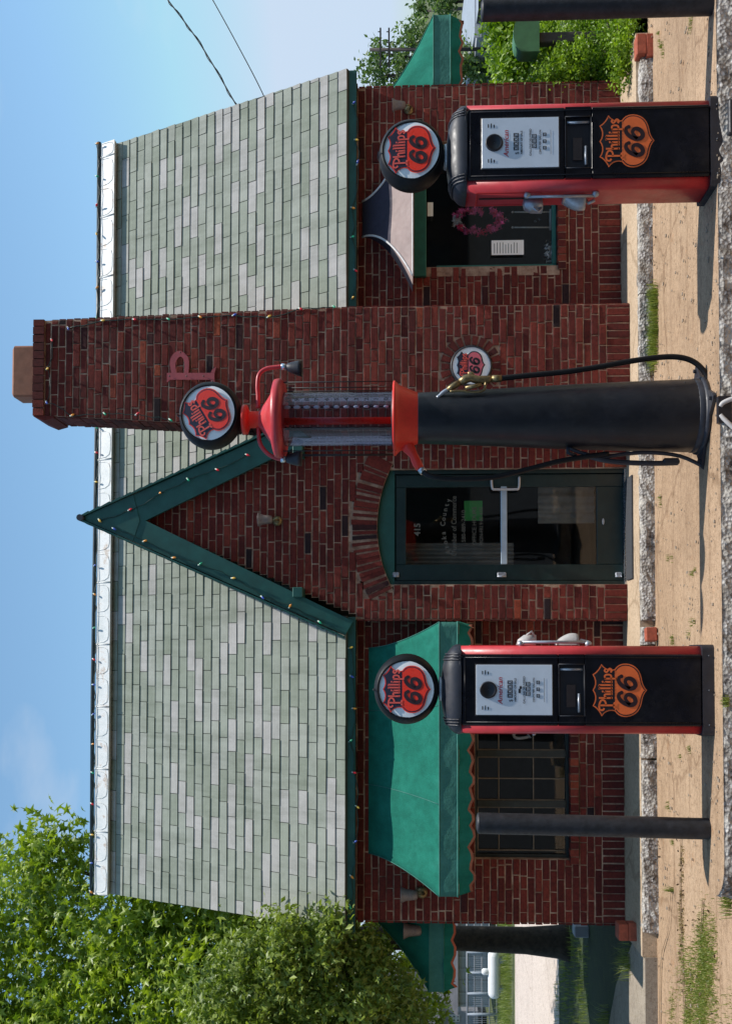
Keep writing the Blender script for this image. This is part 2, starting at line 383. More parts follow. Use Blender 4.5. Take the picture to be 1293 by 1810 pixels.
    def text(s, body, size, O, rx, up, mat=0, align='CENTER', off=0.0, shear=0, wscale=1.0):
        cu = bpy.data.curves.new('txt', 'FONT'); cu.body = body; cu.size = size; cu.align_x = align
        cu.offset = off; cu.shear = shear; cu.resolution_u = 3
        ob = bpy.data.objects.new('txt', cu); me = bpy.data.meshes.new_from_object(ob)
        b = len(s.v)
        for v in me.vertices: s.v.append(tuple(O+rx*v.co.x*wscale+up*v.co.y))
        for p in me.polygons: s.face([b+i for i in p.vertices], mat)
        bpy.data.objects.remove(ob); bpy.data.curves.remove(cu); bpy.data.meshes.remove(me)
    def build(s, name, mats, parent=None, label=None):
        if not isinstance(mats, (list, tuple)): mats = [mats]
        me = bpy.data.meshes.new(name); o = bpy.data.objects.new(name, me); COL.objects.link(o)
        org = V((0, 0, 0))
        if parent is not None:
            o.parent = parent; org = ORG[parent.name]
        else:
            if s.v:
                xs = [v[0] for v in s.v]; ys = [v[1] for v in s.v]; zs = [v[2] for v in s.v]
                org = V(((min(xs)+max(xs))/2, (min(ys)+max(ys))/2, min(zs)))
            o.location = org
        ORG[o.name] = org
        me.from_pydata([(v[0]-org.x, v[1]-org.y, v[2]-org.z) for v in s.v], [], s.f)
        for k in mats: me.materials.append(M[k] if isinstance(k, str) else k)
        me.polygons.foreach_set('material_index', s.m)
        me.polygons.foreach_set('use_smooth', s.sm)
        at = me.attributes.new('tint', 'FLOAT', 'FACE'); at.data.foreach_set('value', s.t)
        me.update(); me.validate()
        if label: o['label'] = label
        return o
def thing(name, label, cat, loc, group=None):
    o = bpy.data.objects.new(name, None); COL.objects.link(o); o.location = loc; o.empty_display_size = .2
    ORG[o.name] = V(loc); o['label'] = label; o['category'] = cat
    if group: o['group'] = group
    return o
def tag(o, label, cat, group=None, kind=None):
    o['label'] = label; o['category'] = cat
    if group: o['group'] = group
    if kind: o['kind'] = kind
    return o
def struct(o): o['kind'] = 'structure'; return o
def bez(p0, p1, p2, n=6):
    return [((1-t)**2*p0[0]+2*t*(1-t)*p1[0]+t*t*p2[0], (1-t)**2*p0[1]+2*t*(1-t)*p1[1]+t*t*p2[1]) for t in [i/n for i in range(n)]]
def smooth_path(pts, k=6):
    pts = [V(p) for p in pts]; out = []
    for i in range(len(pts)-1):
        p0 = pts[max(0, i-1)]; p1 = pts[i]; p2 = pts[i+1]; p3 = pts[min(len(pts)-1, i+2)]
        for j in range(k):
            t = j/k
            out.append(.5*((2*p1)+(p2-p0)*t+(2*p0-5*p1+4*p2-p3)*t*t+(3*p1-p0-3*p2+p3)*t**3))
    out.append(pts[-1]); return out
def sp2(pts, k=5): return [(p.x, p.y) for p in smooth_path([(a, b, 0) for a, b in pts], k)]

# ------------------------------------------------------------------ emblem with its lettering
half = []
half += bez((0, 1.0), (.28, .80), (.60, 1.0), 5)
half += bez((.60, 1.0), (.70, .80), (1.0, .66), 5)
half += bez((1.0, .66), (.72, .46), (.80, .16), 5)
half += bez((.80, .16), (1.08, -.02), (1.0, -.40), 6)
half += bez((1.0, -.40), (.90, -.78), (.46, -.86), 6)
half += bez((.46, -.86), (.16, -.90), (0, -1.06), 4)
SHIELD = half+[(0, -1.06)]+[(-a, b) for a, b in reversed(half[1:])]
def inset(poly, d):
    n = len(poly); out = []
    for i in range(n):
        a, b, c = poly[i-1], poly[i], poly[(i+1) % n]
        d1 = V((b[0]-a[0], b[1]-a[1])); d2 = V((c[0]-b[0], c[1]-b[1]))
        if d1.length < 1e-6 or d2.length < 1e-6: out.append(b); continue
        n1 = V((d1.y, -d1.x)).normalized(); n2 = V((d2.y, -d2.x)).normalized()
        nn = (n1+n2); l = max(nn.length, .7); nn = nn/l
        out.append((b[0]+nn.x*d, b[1]+nn.y*d))
    return out
GL = {
 'P': ([[(-.10, .62), (-.24, .74), (-.20, .98), (.0, 1.04), (.28, .98), (.46, .84), (.44, .62), (.28, .50), (.12, .50)], [(.10, 1.0), (.10, .4), (.10, -.22)], [(-.10, -.24), (.12, -.18), (.32, -.24)]], .62),
 'h': ([[(0, 1.06), (0, .0)], [(0, .42), (.12, .58), (.26, .52), (.28, .0)], [(-.06, .02), (.08, .0)], [(.22, .02), (.36, .0)]], .46),
 'i': ([[(0, .56), (0, 0)], [(-.02, .80), (.03, .68)], [(-.07, .0), (.09, .02)], [(-.08, .52), (.0, .55)]], .23),
 'l': ([[(0, 1.06), (0, 0)], [(-.07, .0), (.09, .02)], [(-.08, 1.0), (.0, 1.04)]], .23),
 'p': ([[(0, .58), (0, -.40)], [(0, .48), (.14, .58), (.27, .46), (.27, .14), (.14, .02), (0, .08)], [(-.08, -.40), (.09, -.40)]], .46),
 's': ([[(.25, .46), (.12, .58), (.0, .46), (.06, .34), (.2, .24), (.25, .12), (.13, -.01), (-.02, .08)]], .34),
}
SIX = [(.40, .82), (.30, .97), (.10, .98), (-.08, .78), (-.17, .45), (-.10, .12), (.08, -.02), (.28, .06), (.38, .28), (.32, .50), (.14, .58), (-.04, .46), (-.14, .30)]
def emblem(name, parent, c, rx, up, r, mats, nrm, rot=0.0, squash=1.0):
    """mats: outline, upper field, lower field, letters, digits"""
    ca, sa = math.cos(rot), math.sin(rot)
    rx, up = (rx*ca+up*sa), (-rx*sa+up*ca)
    rx = rx*r*squash; up = up*r
    mb = MB()
    L = lambda k: nrm*(.0022*k)
    T = lambda q, k: c+rx*q[0]+up*q[1]+L(k)
    mb.poly([T(q, 0) for q in SHIELD], 0)
    mb.poly([T(q, .5) for q in inset(SHIELD, .045)], 1)
    low = inset(SHIELD, .085)
    lo = [q for q in low if q[1] < .12]; lo2 = [(q[0], q[1]) for q in lo]
    ri = [q for q in lo2 if q[0] >= -1e-6 and q[1] > -1.2]; 
    mx = max(q[1] for q in lo2)
    a = [q for q in lo2]
    xr = max(q[0] for q in a if q[1] > mx-.12); 
    pts = [(.78, .16)]+a+[(-.78, .16)]
    pts = [p for i, p in enumerate(pts) if i == 0 or (abs(p[0]-pts[i-1][0])+abs(p[1]-pts[i-1][1])) > 1e-4]
    mb.poly([T(q, 1) for q in pts], 2)
    # lettering
    word = 'Phillips'; W = sum(GL[ch][1] for ch in word); sx = 1.50/W; sz = .46
    x = -.75+.14*sx*1.6
    O = c-rx*0+L(2)
    for ch in word:
        strokes, adv = GL[ch]
        for st in strokes:
            pp = sp2(st, 4) if len(st) > 2 else st
            mb.ribbon([(x+a_*sx, .28+b_*sz) for a_, b_ in pp], .068, O, rx, up, 3)
        x += adv*sx
    for ox in (-.42, .20):
        pp = sp2(SIX, 4); n = len(pp)
        ws = [.12+.05*math.sin(math.pi*min(1, i/n*1.15)) for i in range(n)]
        mb.ribbon([(ox+a_*.72+(b_-.5)*.12, -.60+b_*.62) for a_, b_ in pp], ws, O, rx, up, 4)
        cc = (ox+.40*.72+.04, -.60+.82*.62)
        mb.poly([O+rx*(cc[0]+.075*math.cos(k*math.pi/5))+up*(cc[1]+.075*math.sin(k*math.pi/5))-L(.15) for k in range(10)], 4)
    return mb.build(name, mats, parent)

# ------------------------------------------------------------------ brick laying
CH, BL, MJ = .0673, .205, .0115
def lay(mb, Y, z0, z1, spans, ch=CH, bl=BL, seed=1, soldiers=(), dark=0.0):
    """spans(z) -> list of (x0,x1); mb material 0 brick, 1 mortar; the face looks to -Y"""
    r = random.Random(seed); z = z0; row = 0
    while z < z1-.01:
        sold = any(abs(z-s) < .02 for s in soldiers)
        h = .205 if sold else ch
        zt = min(z+h, z1)
        for (xa, xb) in spans((z+zt)/2):
            if xb-xa < .02: continue
            mb.poly([(xa, Y, z), (xb, Y, z), (xb, Y, zt), (xa, Y, zt)], 1)
            step = CH if sold else bl
            x = xa-(step*.5 if row % 2 else 0)-(0 if sold else r.uniform(0, .02))
            while x < xb-.012:
                ln = step*(1+r.uniform(-.10, .10)) if not sold else step
                if not sold and r.random() < .07: ln *= .55
                a = max(x, xa); b = min(x+ln, xb)
                x += ln
                if b-a < .025: continue
                j = MJ/2*(1+r.uniform(-.35, .3))
                e = .0045; y1 = Y-.005-r.random()**2*.008; tt = r.random()
                if r.random() < .018: tt = r.uniform(.03, .09)
                else: tt = .16+.72*tt if r.random() < .985 else .9+.1*tt
                q = lambda: r.uniform(-.0022, .0022)
                A = [(a+j+q(), z+j+q()), (b-j+q(), z+j+q()), (b-j+q(), zt-j+q()), (a+j+q(), zt-j+q())]
                B = [(A[0][0]+e, A[0][1]+e), (A[1][0]-e, A[1][1]+e), (A[2][0]-e, A[2][1]-e), (A[3][0]+e, A[3][1]-e)]
                i0 = len(mb.v)
                mb.v += [(p[0], Y+.001, p[1]) for p in A]+[(p[0], y1+.004, p[1]) for p in A]+[(p[0], y1+r.uniform(-.0015, .0015), p[1]) for p in B]
                for k in range(4):
                    k2 = (k+1) % 4
                    mb.face((i0+k, i0+k2, i0+4+k2, i0+4+k), 0, tt)
                    mb.face((i0+4+k, i0+4+k2, i0+8+k2, i0+8+k), 0, tt)
                mb.face((i0+8, i0+9, i0+10, i0+11), 0, tt)
        z = zt; row += 1
def radial_bricks(mb, c, Y, r0, r1, a0, a1, n, mort=1, seed=3, thick=.02, full=False):
    """ring of bricks about c=(x,z) between two angles"""
    r = random.Random(seed); da = (a1-a0)/n
    ring = [(c[0]+rr*math.cos(a0+(a1-a0)*i/24), c[1]+rr*math.sin(a0+(a1-a0)*i/24)) for rr, order in ((r1, 1),) for i in range(25)]
    ring += [(c[0]+r0*math.cos(a1-(a1-a0)*i/24), c[1]+r0*math.sin(a1-(a1-a0)*i/24)) for i in range(25)]
    for i in range(24):
        q = [ring[i], ring[i+1], ring[48-i], ring[49-i]]
        mb.poly([(x, Y, z) for x, z in q], mort)
    for i in range(n):
        g = .13*da
        aa, ab = a0+da*i+g+r.uniform(-.01, .01), a0+da*(i+1)-g+r.uniform(-.01, .01)
        ra, rb = r0+.006, r1-.006-r.uniform(0, .015)
        tt = .2+.6*r.random() if r.random() > .06 else r.uniform(.04, .1)
        yy = Y-thick-r.uniform(0, .006)
        q = [(c[0]+ra*math.cos(aa), c[1]+ra*math.sin(aa)), (c[0]+rb*math.cos(aa), c[1]+rb*math.sin(aa)),
             (c[0]+rb*math.cos(ab), c[1]+rb*math.sin(ab)), (c[0]+ra*math.cos(ab), c[1]+ra*math.sin(ab))]
        b = len(mb.v); mb.v += [(x, Y+.001, z) for x, z in q]+[(x, yy, z) for x, z in q]
        for k in range(4): mb.face((b+k, b+(k+1) % 4, b+4+(k+1) % 4, b+4+k), 0, tt)
        mb.face((b+4, b+5, b+6, b+7), 0, tt)

# ------------------------------------------------------------------ station
YB, YW, YC, YG = 9.44, 9.62, 9.26, 9.30     # bay, side walls, chimney, bargeboards
YE, YR, YBK = 9.35, 10.66, 11.97            # eave, ridge, back eave
XR = P(612, 121, YE).x; XL = P(612, 1645, YE).x
ZE = P(612, 700, YE).z; ZR = P(200, 700, YR).z
XWR = P(800, 152, YW).x; XWL = P(800, 1629, YW).x
XBL = P(800, 1095, YB).x                     # left end of the bay
ZTOP = P(628, 700, YW).z
station = thing('brick_station', 'dark red brick cottage filling station with steep pale green shingle roof and tall chimney', 'building', (1.3, 10.6, 0))
# side walls (recessed) with window openings
XA_ = P(800, 541, YC).x      # right edge of the chimney
def px(y, Y=YW): return P(800, y, Y).x
def pz(x, Y=YW, y=700): return P(x, y, Y).z
LW = (px(1517), px(1238), pz(1006, YW, 1400), pz(838, YW, 1400))     # left window opening
RW = (px(472), px(250), pz(984, YW, 400), pz(752, YW, 400))
def sp_right(z):
    a, b = XA_-.1, XWR
    if RW[2]-.07 < z < RW[3]: return [(a, RW[0]), (RW[1], b)]
    return [(a, b)]
def sp_left(z):
    a, b = XWL, XBL+.05
    if LW[2]-.07 < z < LW[3]: return [(a, LW[0]), (LW[1], b)]
    return [(a, b)]
mb = MB(); lay(mb, YW, 0, ZTOP, sp_right, seed=11, soldiers=(0,)); lay(mb, YW, 0, ZTOP, sp_left, seed=12, soldiers=(0,))
def sill(mb, x0, x1, zt, Y, r):
    x = x0
    while x < x1-.02:
        tt = .1+.9*r.random(); mb.box((x+.005, Y-.03-r.uniform(0, .004), zt-.075), (min(x+.066, x1)-.004, Y+.10, zt-.002+r.uniform(-.003, .003)), 0, tt); x += .068
    mb.box((x0, Y-.024, zt-.078), (x1, Y+.09, zt-.008), 1)
rr = random.Random(5); sill(mb, LW[0]-.04, LW[1]+.04, LW[2], YW, rr); sill(mb, RW[0]-.04, RW[1]+.04, RW[2], YW, rr)
# jamb reveals
for W_ in (LW, RW):
    mb.box((W_[0]-.02, YW+.002, W_[2]-.07), (W_[0], YW+.16, W_[3]), 1); mb.box((W_[1], YW+.002, W_[2]-.07), (W_[1]+.02, YW+.16, W_[3]), 1)
    mb.box((W_[0]-.02, YW+.002, W_[3]), (W_[1]+.02, YW+.16, W_[3]+.05), 1)
# end and back walls
for x0, x1 in ((XWL, XWL+.02), (XWR-.02, XWR)):
    mb.box((x0+.001, YW+.003, 0), (x1-.001, YBK-.3, ZTOP), 1)
mb.box((XWL+.02, YBK-.34, 0), (XWR-.02, YBK-.3, ZTOP), 1)
def lay_end(mb, X, sgn, seed):
    r = random.Random(seed); z = 0; row = 0
    while z < ZTOP-.01:
        y = YW-(BL/2 if row % 2 else 0)
        while y < YBK-.3:
            a = max(y, YW); b = min(y+BL, YBK-.3); y += BL
            if b-a < .03: continue
            mb.box((X, a+(.005 if a > YW else -.008), z+.005), (X+sgn*(.010+r.random()*.008), b-.005, z+CH-.005), 0, .1+.9*r.random())
        z += CH; row += 1
lay_end(mb, XWL, -1, 3); lay_end(mb, XWR, 1, 4)
walls = mb.build('wall', ['brick', 'mortar'], station)

# entrance bay with gable
GT = P(143, 916, YG); apx = GT.x
gl_o = P(610, 1122, YG); gl_i = P(624, 1098, YG); g_in = P(257, 920, YG)
slopeL = (GT.z-gl_o.z)/(GT.x-gl_o.x)
DX0, DX1 = px(1033, YB), px(829, YB); DZ = pz(690, YB, 930); DZA = pz(667, YB, 930)
dcx = (DX0+DX1)/2; hw = (DX1-DX0)/2; sag = DZA-DZ; AR = (hw*hw+sag*sag)/(2*sag); acz = DZA-AR
AEND = math.asin(min(1, (hw+.045)/AR))
def sp_bay(z):
    a, b = XBL, XA_-.5
    lim = (g_in.z+.10-z)/slopeL
    a = max(a, apx-lim); b = min(b, apx+lim)
    if b <= a: return []
    # opening plus the ring of voussoirs
    ro = AR+.245
    if z < acz+AR*math.cos(AEND)-.01: return [(a, DX0), (DX1, b)]
    dz = z-acz
    if dz < ro:
        half_ = math.sqrt(max(0, ro*ro-dz*dz)); half_ = min(half_, max(hw, dz*math.tan(AEND))+.004)
        if z < acz+ro: return [(a, max(a, dcx-half_)), (min(b, dcx+half_), b)]
    return [(a, b)]
mb = MB(); lay(mb, YB, 0, g_in.z+.05, sp_bay, seed=21, soldiers=(0,))
aa = math.asin(min(1, (hw+.02)/AR))
for i in range(30):
    t0_, t1_ = [math.pi/2-AEND-.10+(2*AEND+.20)*k/30 for k in (i, i+1)]
    q = [(dcx+rr_*math.cos(t_), YB+.0015, acz+rr_*math.sin(t_)) for rr_, t_ in ((AR+.003, t1_), (AR+.003, t0_), (AR+.34, t0_), (AR+.34, t1_))]
    mb.poly(q, 1)
radial_bricks(mb, (dcx, acz), YB, AR+.002, AR+.247, math.pi/2-AEND, math.pi/2+AEND, 25, thick=.010)
mb.box((XBL, YB+.003, 0), (XBL+.02, YW+.05, ZTOP+.2), 1)
for i in range(int(ZTOP/CH)):
    mb.box((XBL-.012, YB-.006, i*CH+.005), (XBL+.001, YB+.09 if i % 2 else YB+.17, i*CH+CH-.005), 0, .1+.8*rr.random())
# reveal of the doorway
mb.box((DX0-.02, YB+.002, 0), (DX0, YB+.14, DZ), 1); mb.box((DX1, YB+.002, 0), (DX1+.02, YB+.14, DZ), 1)
bay = mb.build('entrance_wall', ['brick', 'mortar'], station)

# chimney
CXR0, CXR1 = px(541, YC), P(75, 567, YC).x
CXL0, CXL1 = P(612, 762, YC).x, P(90, 735, YC).x
zt0 = P(612, 650, YC).z; zt1 = P(80, 650, YC).z; zcap = P(60, 650, YC).z
sgc = P(832, 647.5, YC); SR = 37/ (FPX/YC)
def cx_at(z):
    k = max(0, (z-zt0)/(zt1-zt0)); return CXL0+(CXL1-CXL0)*k, CXR0+(CXR1-CXR0)*k
def sp_ch(z):
    a, b = cx_at(z); dz = abs(z-sgc.z); ro = SR*1.52
    if dz < ro:
        h_ = math.sqrt(ro*ro-dz*dz); return [(a, sgc.x-h_), (sgc.x+h_, b)]
    return [(a, b)]
mb = MB(); lay(mb, YC, 0, zt1, sp_ch, seed=31, soldiers=(0,))
radial_bricks(mb, (sgc.x, sgc.z), YC+.004, SR*1.0, SR*1.54, 0, 2*math.pi, 22, mort=2, seed=8, thick=.012)
mb.poly([(sgc.x+SR*1.68*math.cos(k*math.pi/12), YC+.0025, sgc.z+SR*1.68*math.sin(k*math.pi/12)) for k in range(24)], 1)
mb.poly([(sgc.x+SR*1.02*math.cos(k*math.pi/12), YC+.006, sgc.z+SR*1.02*math.sin(k*math.pi/12)) for k in range(24)], 2)
CD = .36
# flanks, brick by brick
nrow = int(zt1/CH); rb = random.Random(9)
for i in range(nrow):
    z = i*CH; a, b = cx_at(z+CH/2)
    mb.box((a+.002, YC+.002, z), (a+.03, YC+CD-.002, z+CH), 1); mb.box((b-.03, YC+.002, z), (b-.002, YC+CD-.002, z+CH), 1)
    y = YC-(.1 if i % 2 else 0)
    while y < YC+CD:
        y0, y1 = max(y, YC-.006), min(y+BL, YC+CD); y += BL
        if y1-y0 < .03: continue
        for X, s_ in ((a, -1), (b, 1)):
            mb.box((X, y0+.004, z+.005), (X+s_*(.006+rb.random()*.006), y1-.005, z+CH-.005), 0, .1+.9*rb.random())
a, b = cx_at(zt1); 
mb.box((a, YC+.01, zt1-.02), (b, YC+CD, zt1-.001), 1)
chim = mb.build('chimney', ['brick', 'mortar', 'mortar_pale'], station)
# corbelled cap of upright bricks, splayed at both ends
mb = MB(); a, b = a-.004, b+.004; x = a
while x < b-.01:
    mb.box((x+.003, YC-.03-rb.uniform(0, .01), zt1+.002), (min(x+.072, b)-.003, YC+.1, zcap-rb.uniform(0, .006)), 0, .1+.8*rb.random()); x += .074
mb.box((a+.01, YC-.015, zt1+.001), (b-.01, YC+CD+.02, zcap-.012), 1)
mb.hexa([(a-.02, YC-.02, zt1-.09), (a+.001, YC-.02, zt1-.09), (a+.001, YC+CD+.02, zt1-.09), (a-.02, YC+CD+.02, zt1-.09),
         (a-.045, YC-.02, zt1), (a+.001, YC-.02, zt1), (a+.001, YC+CD+.02, zt1), (a-.045, YC+CD+.02, zt1)], 0, .3)
mb.hexa([(a-.045, YC-.02, zt1), (a, YC-.02, zt1), (a, YC+CD+.02, zt1), (a-.045, YC+CD+.02, zt1),
         (a-.005, YC-.02, zcap-.01), (a, YC-.02, zcap-.01), (a, YC+CD+.02, zcap-.01), (a-.005, YC+CD+.02, zcap-.01)], 0, .5)
mb.build('cap', ['brick', 'mortar'], chim)
f0, f1 = P(60, 704, YC+.12), P(26, 614, YC+.12)
mb = MB(); mb.bbox((f0.x, YC+.06, zcap-.01), (f1.x, YC+.32, f1.z), .018); mb.build('flue', 'flue_clay', chim)

# main roof: shingles laid tile by tile
sl = V((0, YR-YE, ZR-ZE)); SL = sl.length; sd_ = sl/SL; nrm = V((0, -sd_.z, sd_.y))
O = V((XL, YE, ZE)); NC = 28; ex = SL/NC
mb = MB(); r = random.Random(40)
def shingle(mb, x0, x1, s0, s1, tint, O=O, sd_=sd_, nrm=nrm):
    th = .008; g = .0031
    j = [r.uniform(-.0025, .0025) for _ in range(4)]
    P0 = O+V((x0+g-O.x, 0, 0))+sd_*(s0+j[0]); P1 = O+V((x1-g-O.x, 0, 0))+sd_*(s0+j[1])
    P2 = O+V((x1-g-O.x, 0, 0))+sd_*(s1+.004); P3 = O+V((x0+g-O.x, 0, 0))+sd_*(s1+.004)
    h = nrm*(th+r.uniform(0, .006)); l = nrm*.001
    b = len(mb.v); mb.v += [tuple(q) for q in (P0+h, P1+h, P2+l*2, P3+l*2, P0+l, P1+l, P2, P3)]
    for q in ((0, 1, 2, 3), (4, 5, 1, 0), (5, 6, 2, 1), (7, 4, 0, 3)): mb.face([b+i for i in q], 0, tint)
for i in range(NC):
    x = XL-r.uniform(0, .03)-(.152 if i % 2 else 0)+.0*i
    while x < XR:
        x1 = x+.305+r.uniform(-.006, .006); a, b = max(x, XL), min(x1, XR+r.uniform(-.006, .004)); x = x1
        yt_ = YE+sd_.y*(i+.5)*ex; zc_ = ZE+sd_.z*(i+.5)*ex
        if yt_ < YB+.16:
            g0, g1 = apx-(GT.z-zc_)/slopeL+.03, CXL0+.1
            if b > g0 and a < g1:
                if a < g0: b = g0
                elif b > g1: a = g1
                else: continue
        if b-a > .02:
            v_ = r.random(); tint = r.uniform(.78, 1) if v_ < .24 else r.uniform(0, .7)
            shingle(mb, a, b, i*ex, (i+1)*ex, tint)
und = [O-nrm*.002, V((XR, YE, ZE))-nrm*.002, V((XR, YR, ZR))-nrm*.002, V((XL, YR, ZR))-nrm*.002]
scut = (YB+.16-YE)/sd_.y; gL, gR = XBL+.03, CXL0+.05
def under(x0, x1, s0, s1):
    q = [O+V((x0-XL, 0, 0))+sd_*s0, O+V((x1-XL, 0, 0))+sd_*s0, O+V((x1-XL, 0, 0))+sd_*s1, O+V((x0-XL, 0, 0))+sd_*s1]
    mb.prism([p-nrm*.003 for p in q], -nrm*.028, 1)
under(XL, gL, 0, SL); under(gR, XR, 0, SL); under(gL, gR, scut, SL)
mb.prism([V((XL, YR, ZR)), V((XR, YR, ZR)), V((XR, YBK, ZE)), V((XL, YBK, ZE))], V((0, -.02, -.03)), 1)
roof = mb.build('roof', ['shingle', 'shingle_under'], station)
# triangular ends of the attic
for X in (XWL+.01, XWR-.01):
    mb = MB(); mb.prism([(X, YE+.17, ZTOP-.02), (X, YBK-.2, ZTOP-.02), (X, YR, ZR-.12)], V((.02 if X < 0 else -.02, 0, 0)), 0, .4)
    mb.build('attic_wall', ['brick'], station)
# fascia and soffit
mb = MB(); fz0 = P(630, 300, YE+.06).z
for x0, x1 in ((XWL-.06, XBL+.02), (CXR0+.002, XWR+.04)):
    mb = MB(); mb.bbox((x0, YE+.035, fz0), (x1, YE+.065, ZE-.005), .004)
    mb.box((x0, YE+.064, fz0+.01), (x1, YW-.001, fz0+.03))
    mb.build('fascia', 'green_paint', roof)
# pressed metal ridge tiles
zrb = P(202, 300, YR-.10).z; zrt = P(179, 300, YR-.01).z
mb = MB(); x = XL; k = 0; seg = .318
while x < XR-.02:
    x1 = min(x+seg, XR); yb, yt = YR-.10, YR-.014
    mb.hexa([(x, yb, zrb), (x1, yb, zrb), (x1, YR+.08, zrb), (x, YR+.08, zrb), (x, yt, zrt), (x1, yt, zrt), (x1, YR+.012, zrt), (x, YR+.012, zrt)])
    # raised frame on the face of each tile
    F = lambda s_, q: V((x+(x1-x)*s_, yb+(yt-yb)*q-.004, zrb+(zrt-zrb)*q))
    pts = [F(.06, .95), F(.08, .45), F(.16, .18), F(.3, .10), F(.7, .10), F(.84, .18), F(.92, .45), F(.94, .95)]
    mb.tube(pts, .0022, 5, 1)
    if k % 2 == 0:
        for dx_ in (0, .022): mb.tube([F(dx_, 0), F(dx_, 1)], .0035, 6, 1)
    x = x1; k += 1
mb.build('ridge_tile', ['ridge_white', 'ridge_white'], roof)
# gable roof and bargeboards
mb = MB(); bw_l = gl_o; 
outL = [GT, gl_o, gl_i, g_in]
mb.prism([V((p.x, YG, p.z)) for p in outL], V((0, .035, 0)))
bl_ = mb.build('bargeboard', 'green_paint', station)
q0 = P(560, 742, YG); q1 = P(575, 771, YG)
mb = MB(); gor = V((apx+(apx-gl_o.x), YG, gl_o.z)); gir = V((g_in.x+(g_in.x-gl_i.x), YG, gl_i.z))
k = .80
orr = GT.lerp(gor, k); irr = V((g_in.x, YG, g_in.z)).lerp(gir, k)
mb.prism([V((p.x, YG+.002, p.z)) for p in (GT, g_in, irr, orr)], V((0, .035, 0)))
mb.build('bargeboard', 'green_paint', station)
mb = MB()
# overlapping apex boards
mb.prism([GT+V((0, -.006, 0)), V((GT.lerp(gl_o, .20).x, YG-.006, GT.lerp(gl_o, .20).z)), V((g_in.x, YG-.006, g_in.z+.05)), V((GT.lerp(gor, .20).x, YG-.006, GT.lerp(gor, .20).z))], V((0, .005, 0)))
mb.build('apex_board', 'green_paint', station)
mb = MB(); mb.lathe([(.03, -.06), (.03, .10)], (GT.x, YG, GT.z-.008), V((0, 1, 0)), 12, cap=True); mb.build('finial', 'cap_black', station)
# purlin ends
for (xx, yy) in ((525, 1047), (525, 796)):
    c = P(xx, yy, YG-.05); mb = MB(); mb.bbox((c.x-.045, YG-.07, c.z-.05), (c.x+.045, YB+.01, c.z+.04), .006)
    mb.build('purlin_end', 'green_paint', bl_)
mb = MB(); back = 1.5
for s_ in (-1, 1):
    e = gl_o if s_ < 0 else orr
    a = V((GT.x, YG-.03, GT.z+.012)); b = V((e.x+s_*.01, YG-.03, e.z+.01))
    off = V((0, back*.72, 0)); th = V((0, 0, -.03))
    d = (b-a); n_ = int(d.length/.1)
    for i in range(n_):
        s0, s1 = a+d*(i/n_), a+d*((i+1)/n_); nn = V((d.z*-s_*-1, 0, abs(d.x))).normalized()*.008
        nn = V((s_*abs(d.z), 0, abs(d.x))).normalized()
        mb.hexa([s0, s1, s1+off, s0+off, s0+nn*.012, s1+nn*.022, s1+nn*.022+off, s0+nn*.012+off] if s_ > 0 else [s1, s0, s0+off, s1+off, s1+nn*.022, s0+nn*.012, s0+nn*.012+off, s1+nn*.022+off], 0, r.random()*.7)
mb.build('gable_roof', ['green_paint'], station)
# conduit along the ridge
cz = P(175, 300, YR).z
mb = MB(); mb.tube([(XL-.02, YR, cz+.0), (XL+2, YR, cz+.01), (XR-2, YR, cz-.008), (XR+.02, YR, cz)], .022, 8); mb.build('ridge_pipe', 'conduit', roof)

# dark interior
mb = MB(); mb.box((XWL+.05, 11.3, 0), (XWR-.05, 11.34, ZTOP)); mb.box((XWL+.05, YW+.1, -.03), (XWR-.05, 11.3, .02))
mb.box((XWL+.05, YW+.06, ZTOP-.03), (XWR-.05, 11.3, ZTOP))
mb.box((XBL-.3, YW+.2, 0), (XBL-.26, 11.3, ZTOP)); mb.box((XA_-.1, YW+.05, 0), (XA_-.05, 11.3, ZTOP))
mb.build('interior', 'dark_room', station)

# ---- left window, three casements of six panes
win = thing_win = None
yf = YW+.07
mb = MB(); W_ = LW
mb.box((W_[0], yf, W_[2]), (W_[0]+.03, yf+.05, W_[3])); mb.box((W_[1]-.03, yf, W_[2]), (W_[1], yf+.05, W_[3]))
mb.box((W_[0]+.03, yf, W_[2]), (W_[1]-.03, yf+.05, W_[2]+.025)); mb.box((W_[0]+.03, yf, W_[3]-.03), (W_[1]-.03, yf+.05, W_[3]))
wn = mb.build('window', 'bronze_frame', station)
cw = (W_[1]-W_[0]-.06)/3; mbm = MB(); mbd = MB()
for i in range(3):
    x0 = W_[0]+.03+i*cw; x1 = x0+cw
    if i:
        mbd = MB(); mbd.box((x0-.028, yf-.012, W_[2]+.026), (x0+.028, yf+.04, W_[3]-.031)); mbd.build('mullion', 'bronze_frame', wn)
    a, b = x0+.034, x1-.034; zb, zt = W_[2]+.03, W_[3]-.035
    for xx in (a, (a+b)/2, b): mbm.box((xx-.005, yf+.006, zb), (xx+.005, yf+.03, zt))
    for k in range(4):
        zz = zb+(zt-zb)*k/3; zz = pz((1003, 942, 881, 820)[k], yf, 1380) if k < 3 else zt
        mbm.box((a-.005, yf+.004, zz-.005), (b+.005, yf+.028, zz+.005))
mbm.build('muntin', 'muntin', wn)
mb = MB(); mb.box((W_[0]+.01, yf+.032, W_[2]+.01), (W_[1]-.01, yf+.036, W_[3]-.01)); mb.build('pane', 'window_glass', wn)
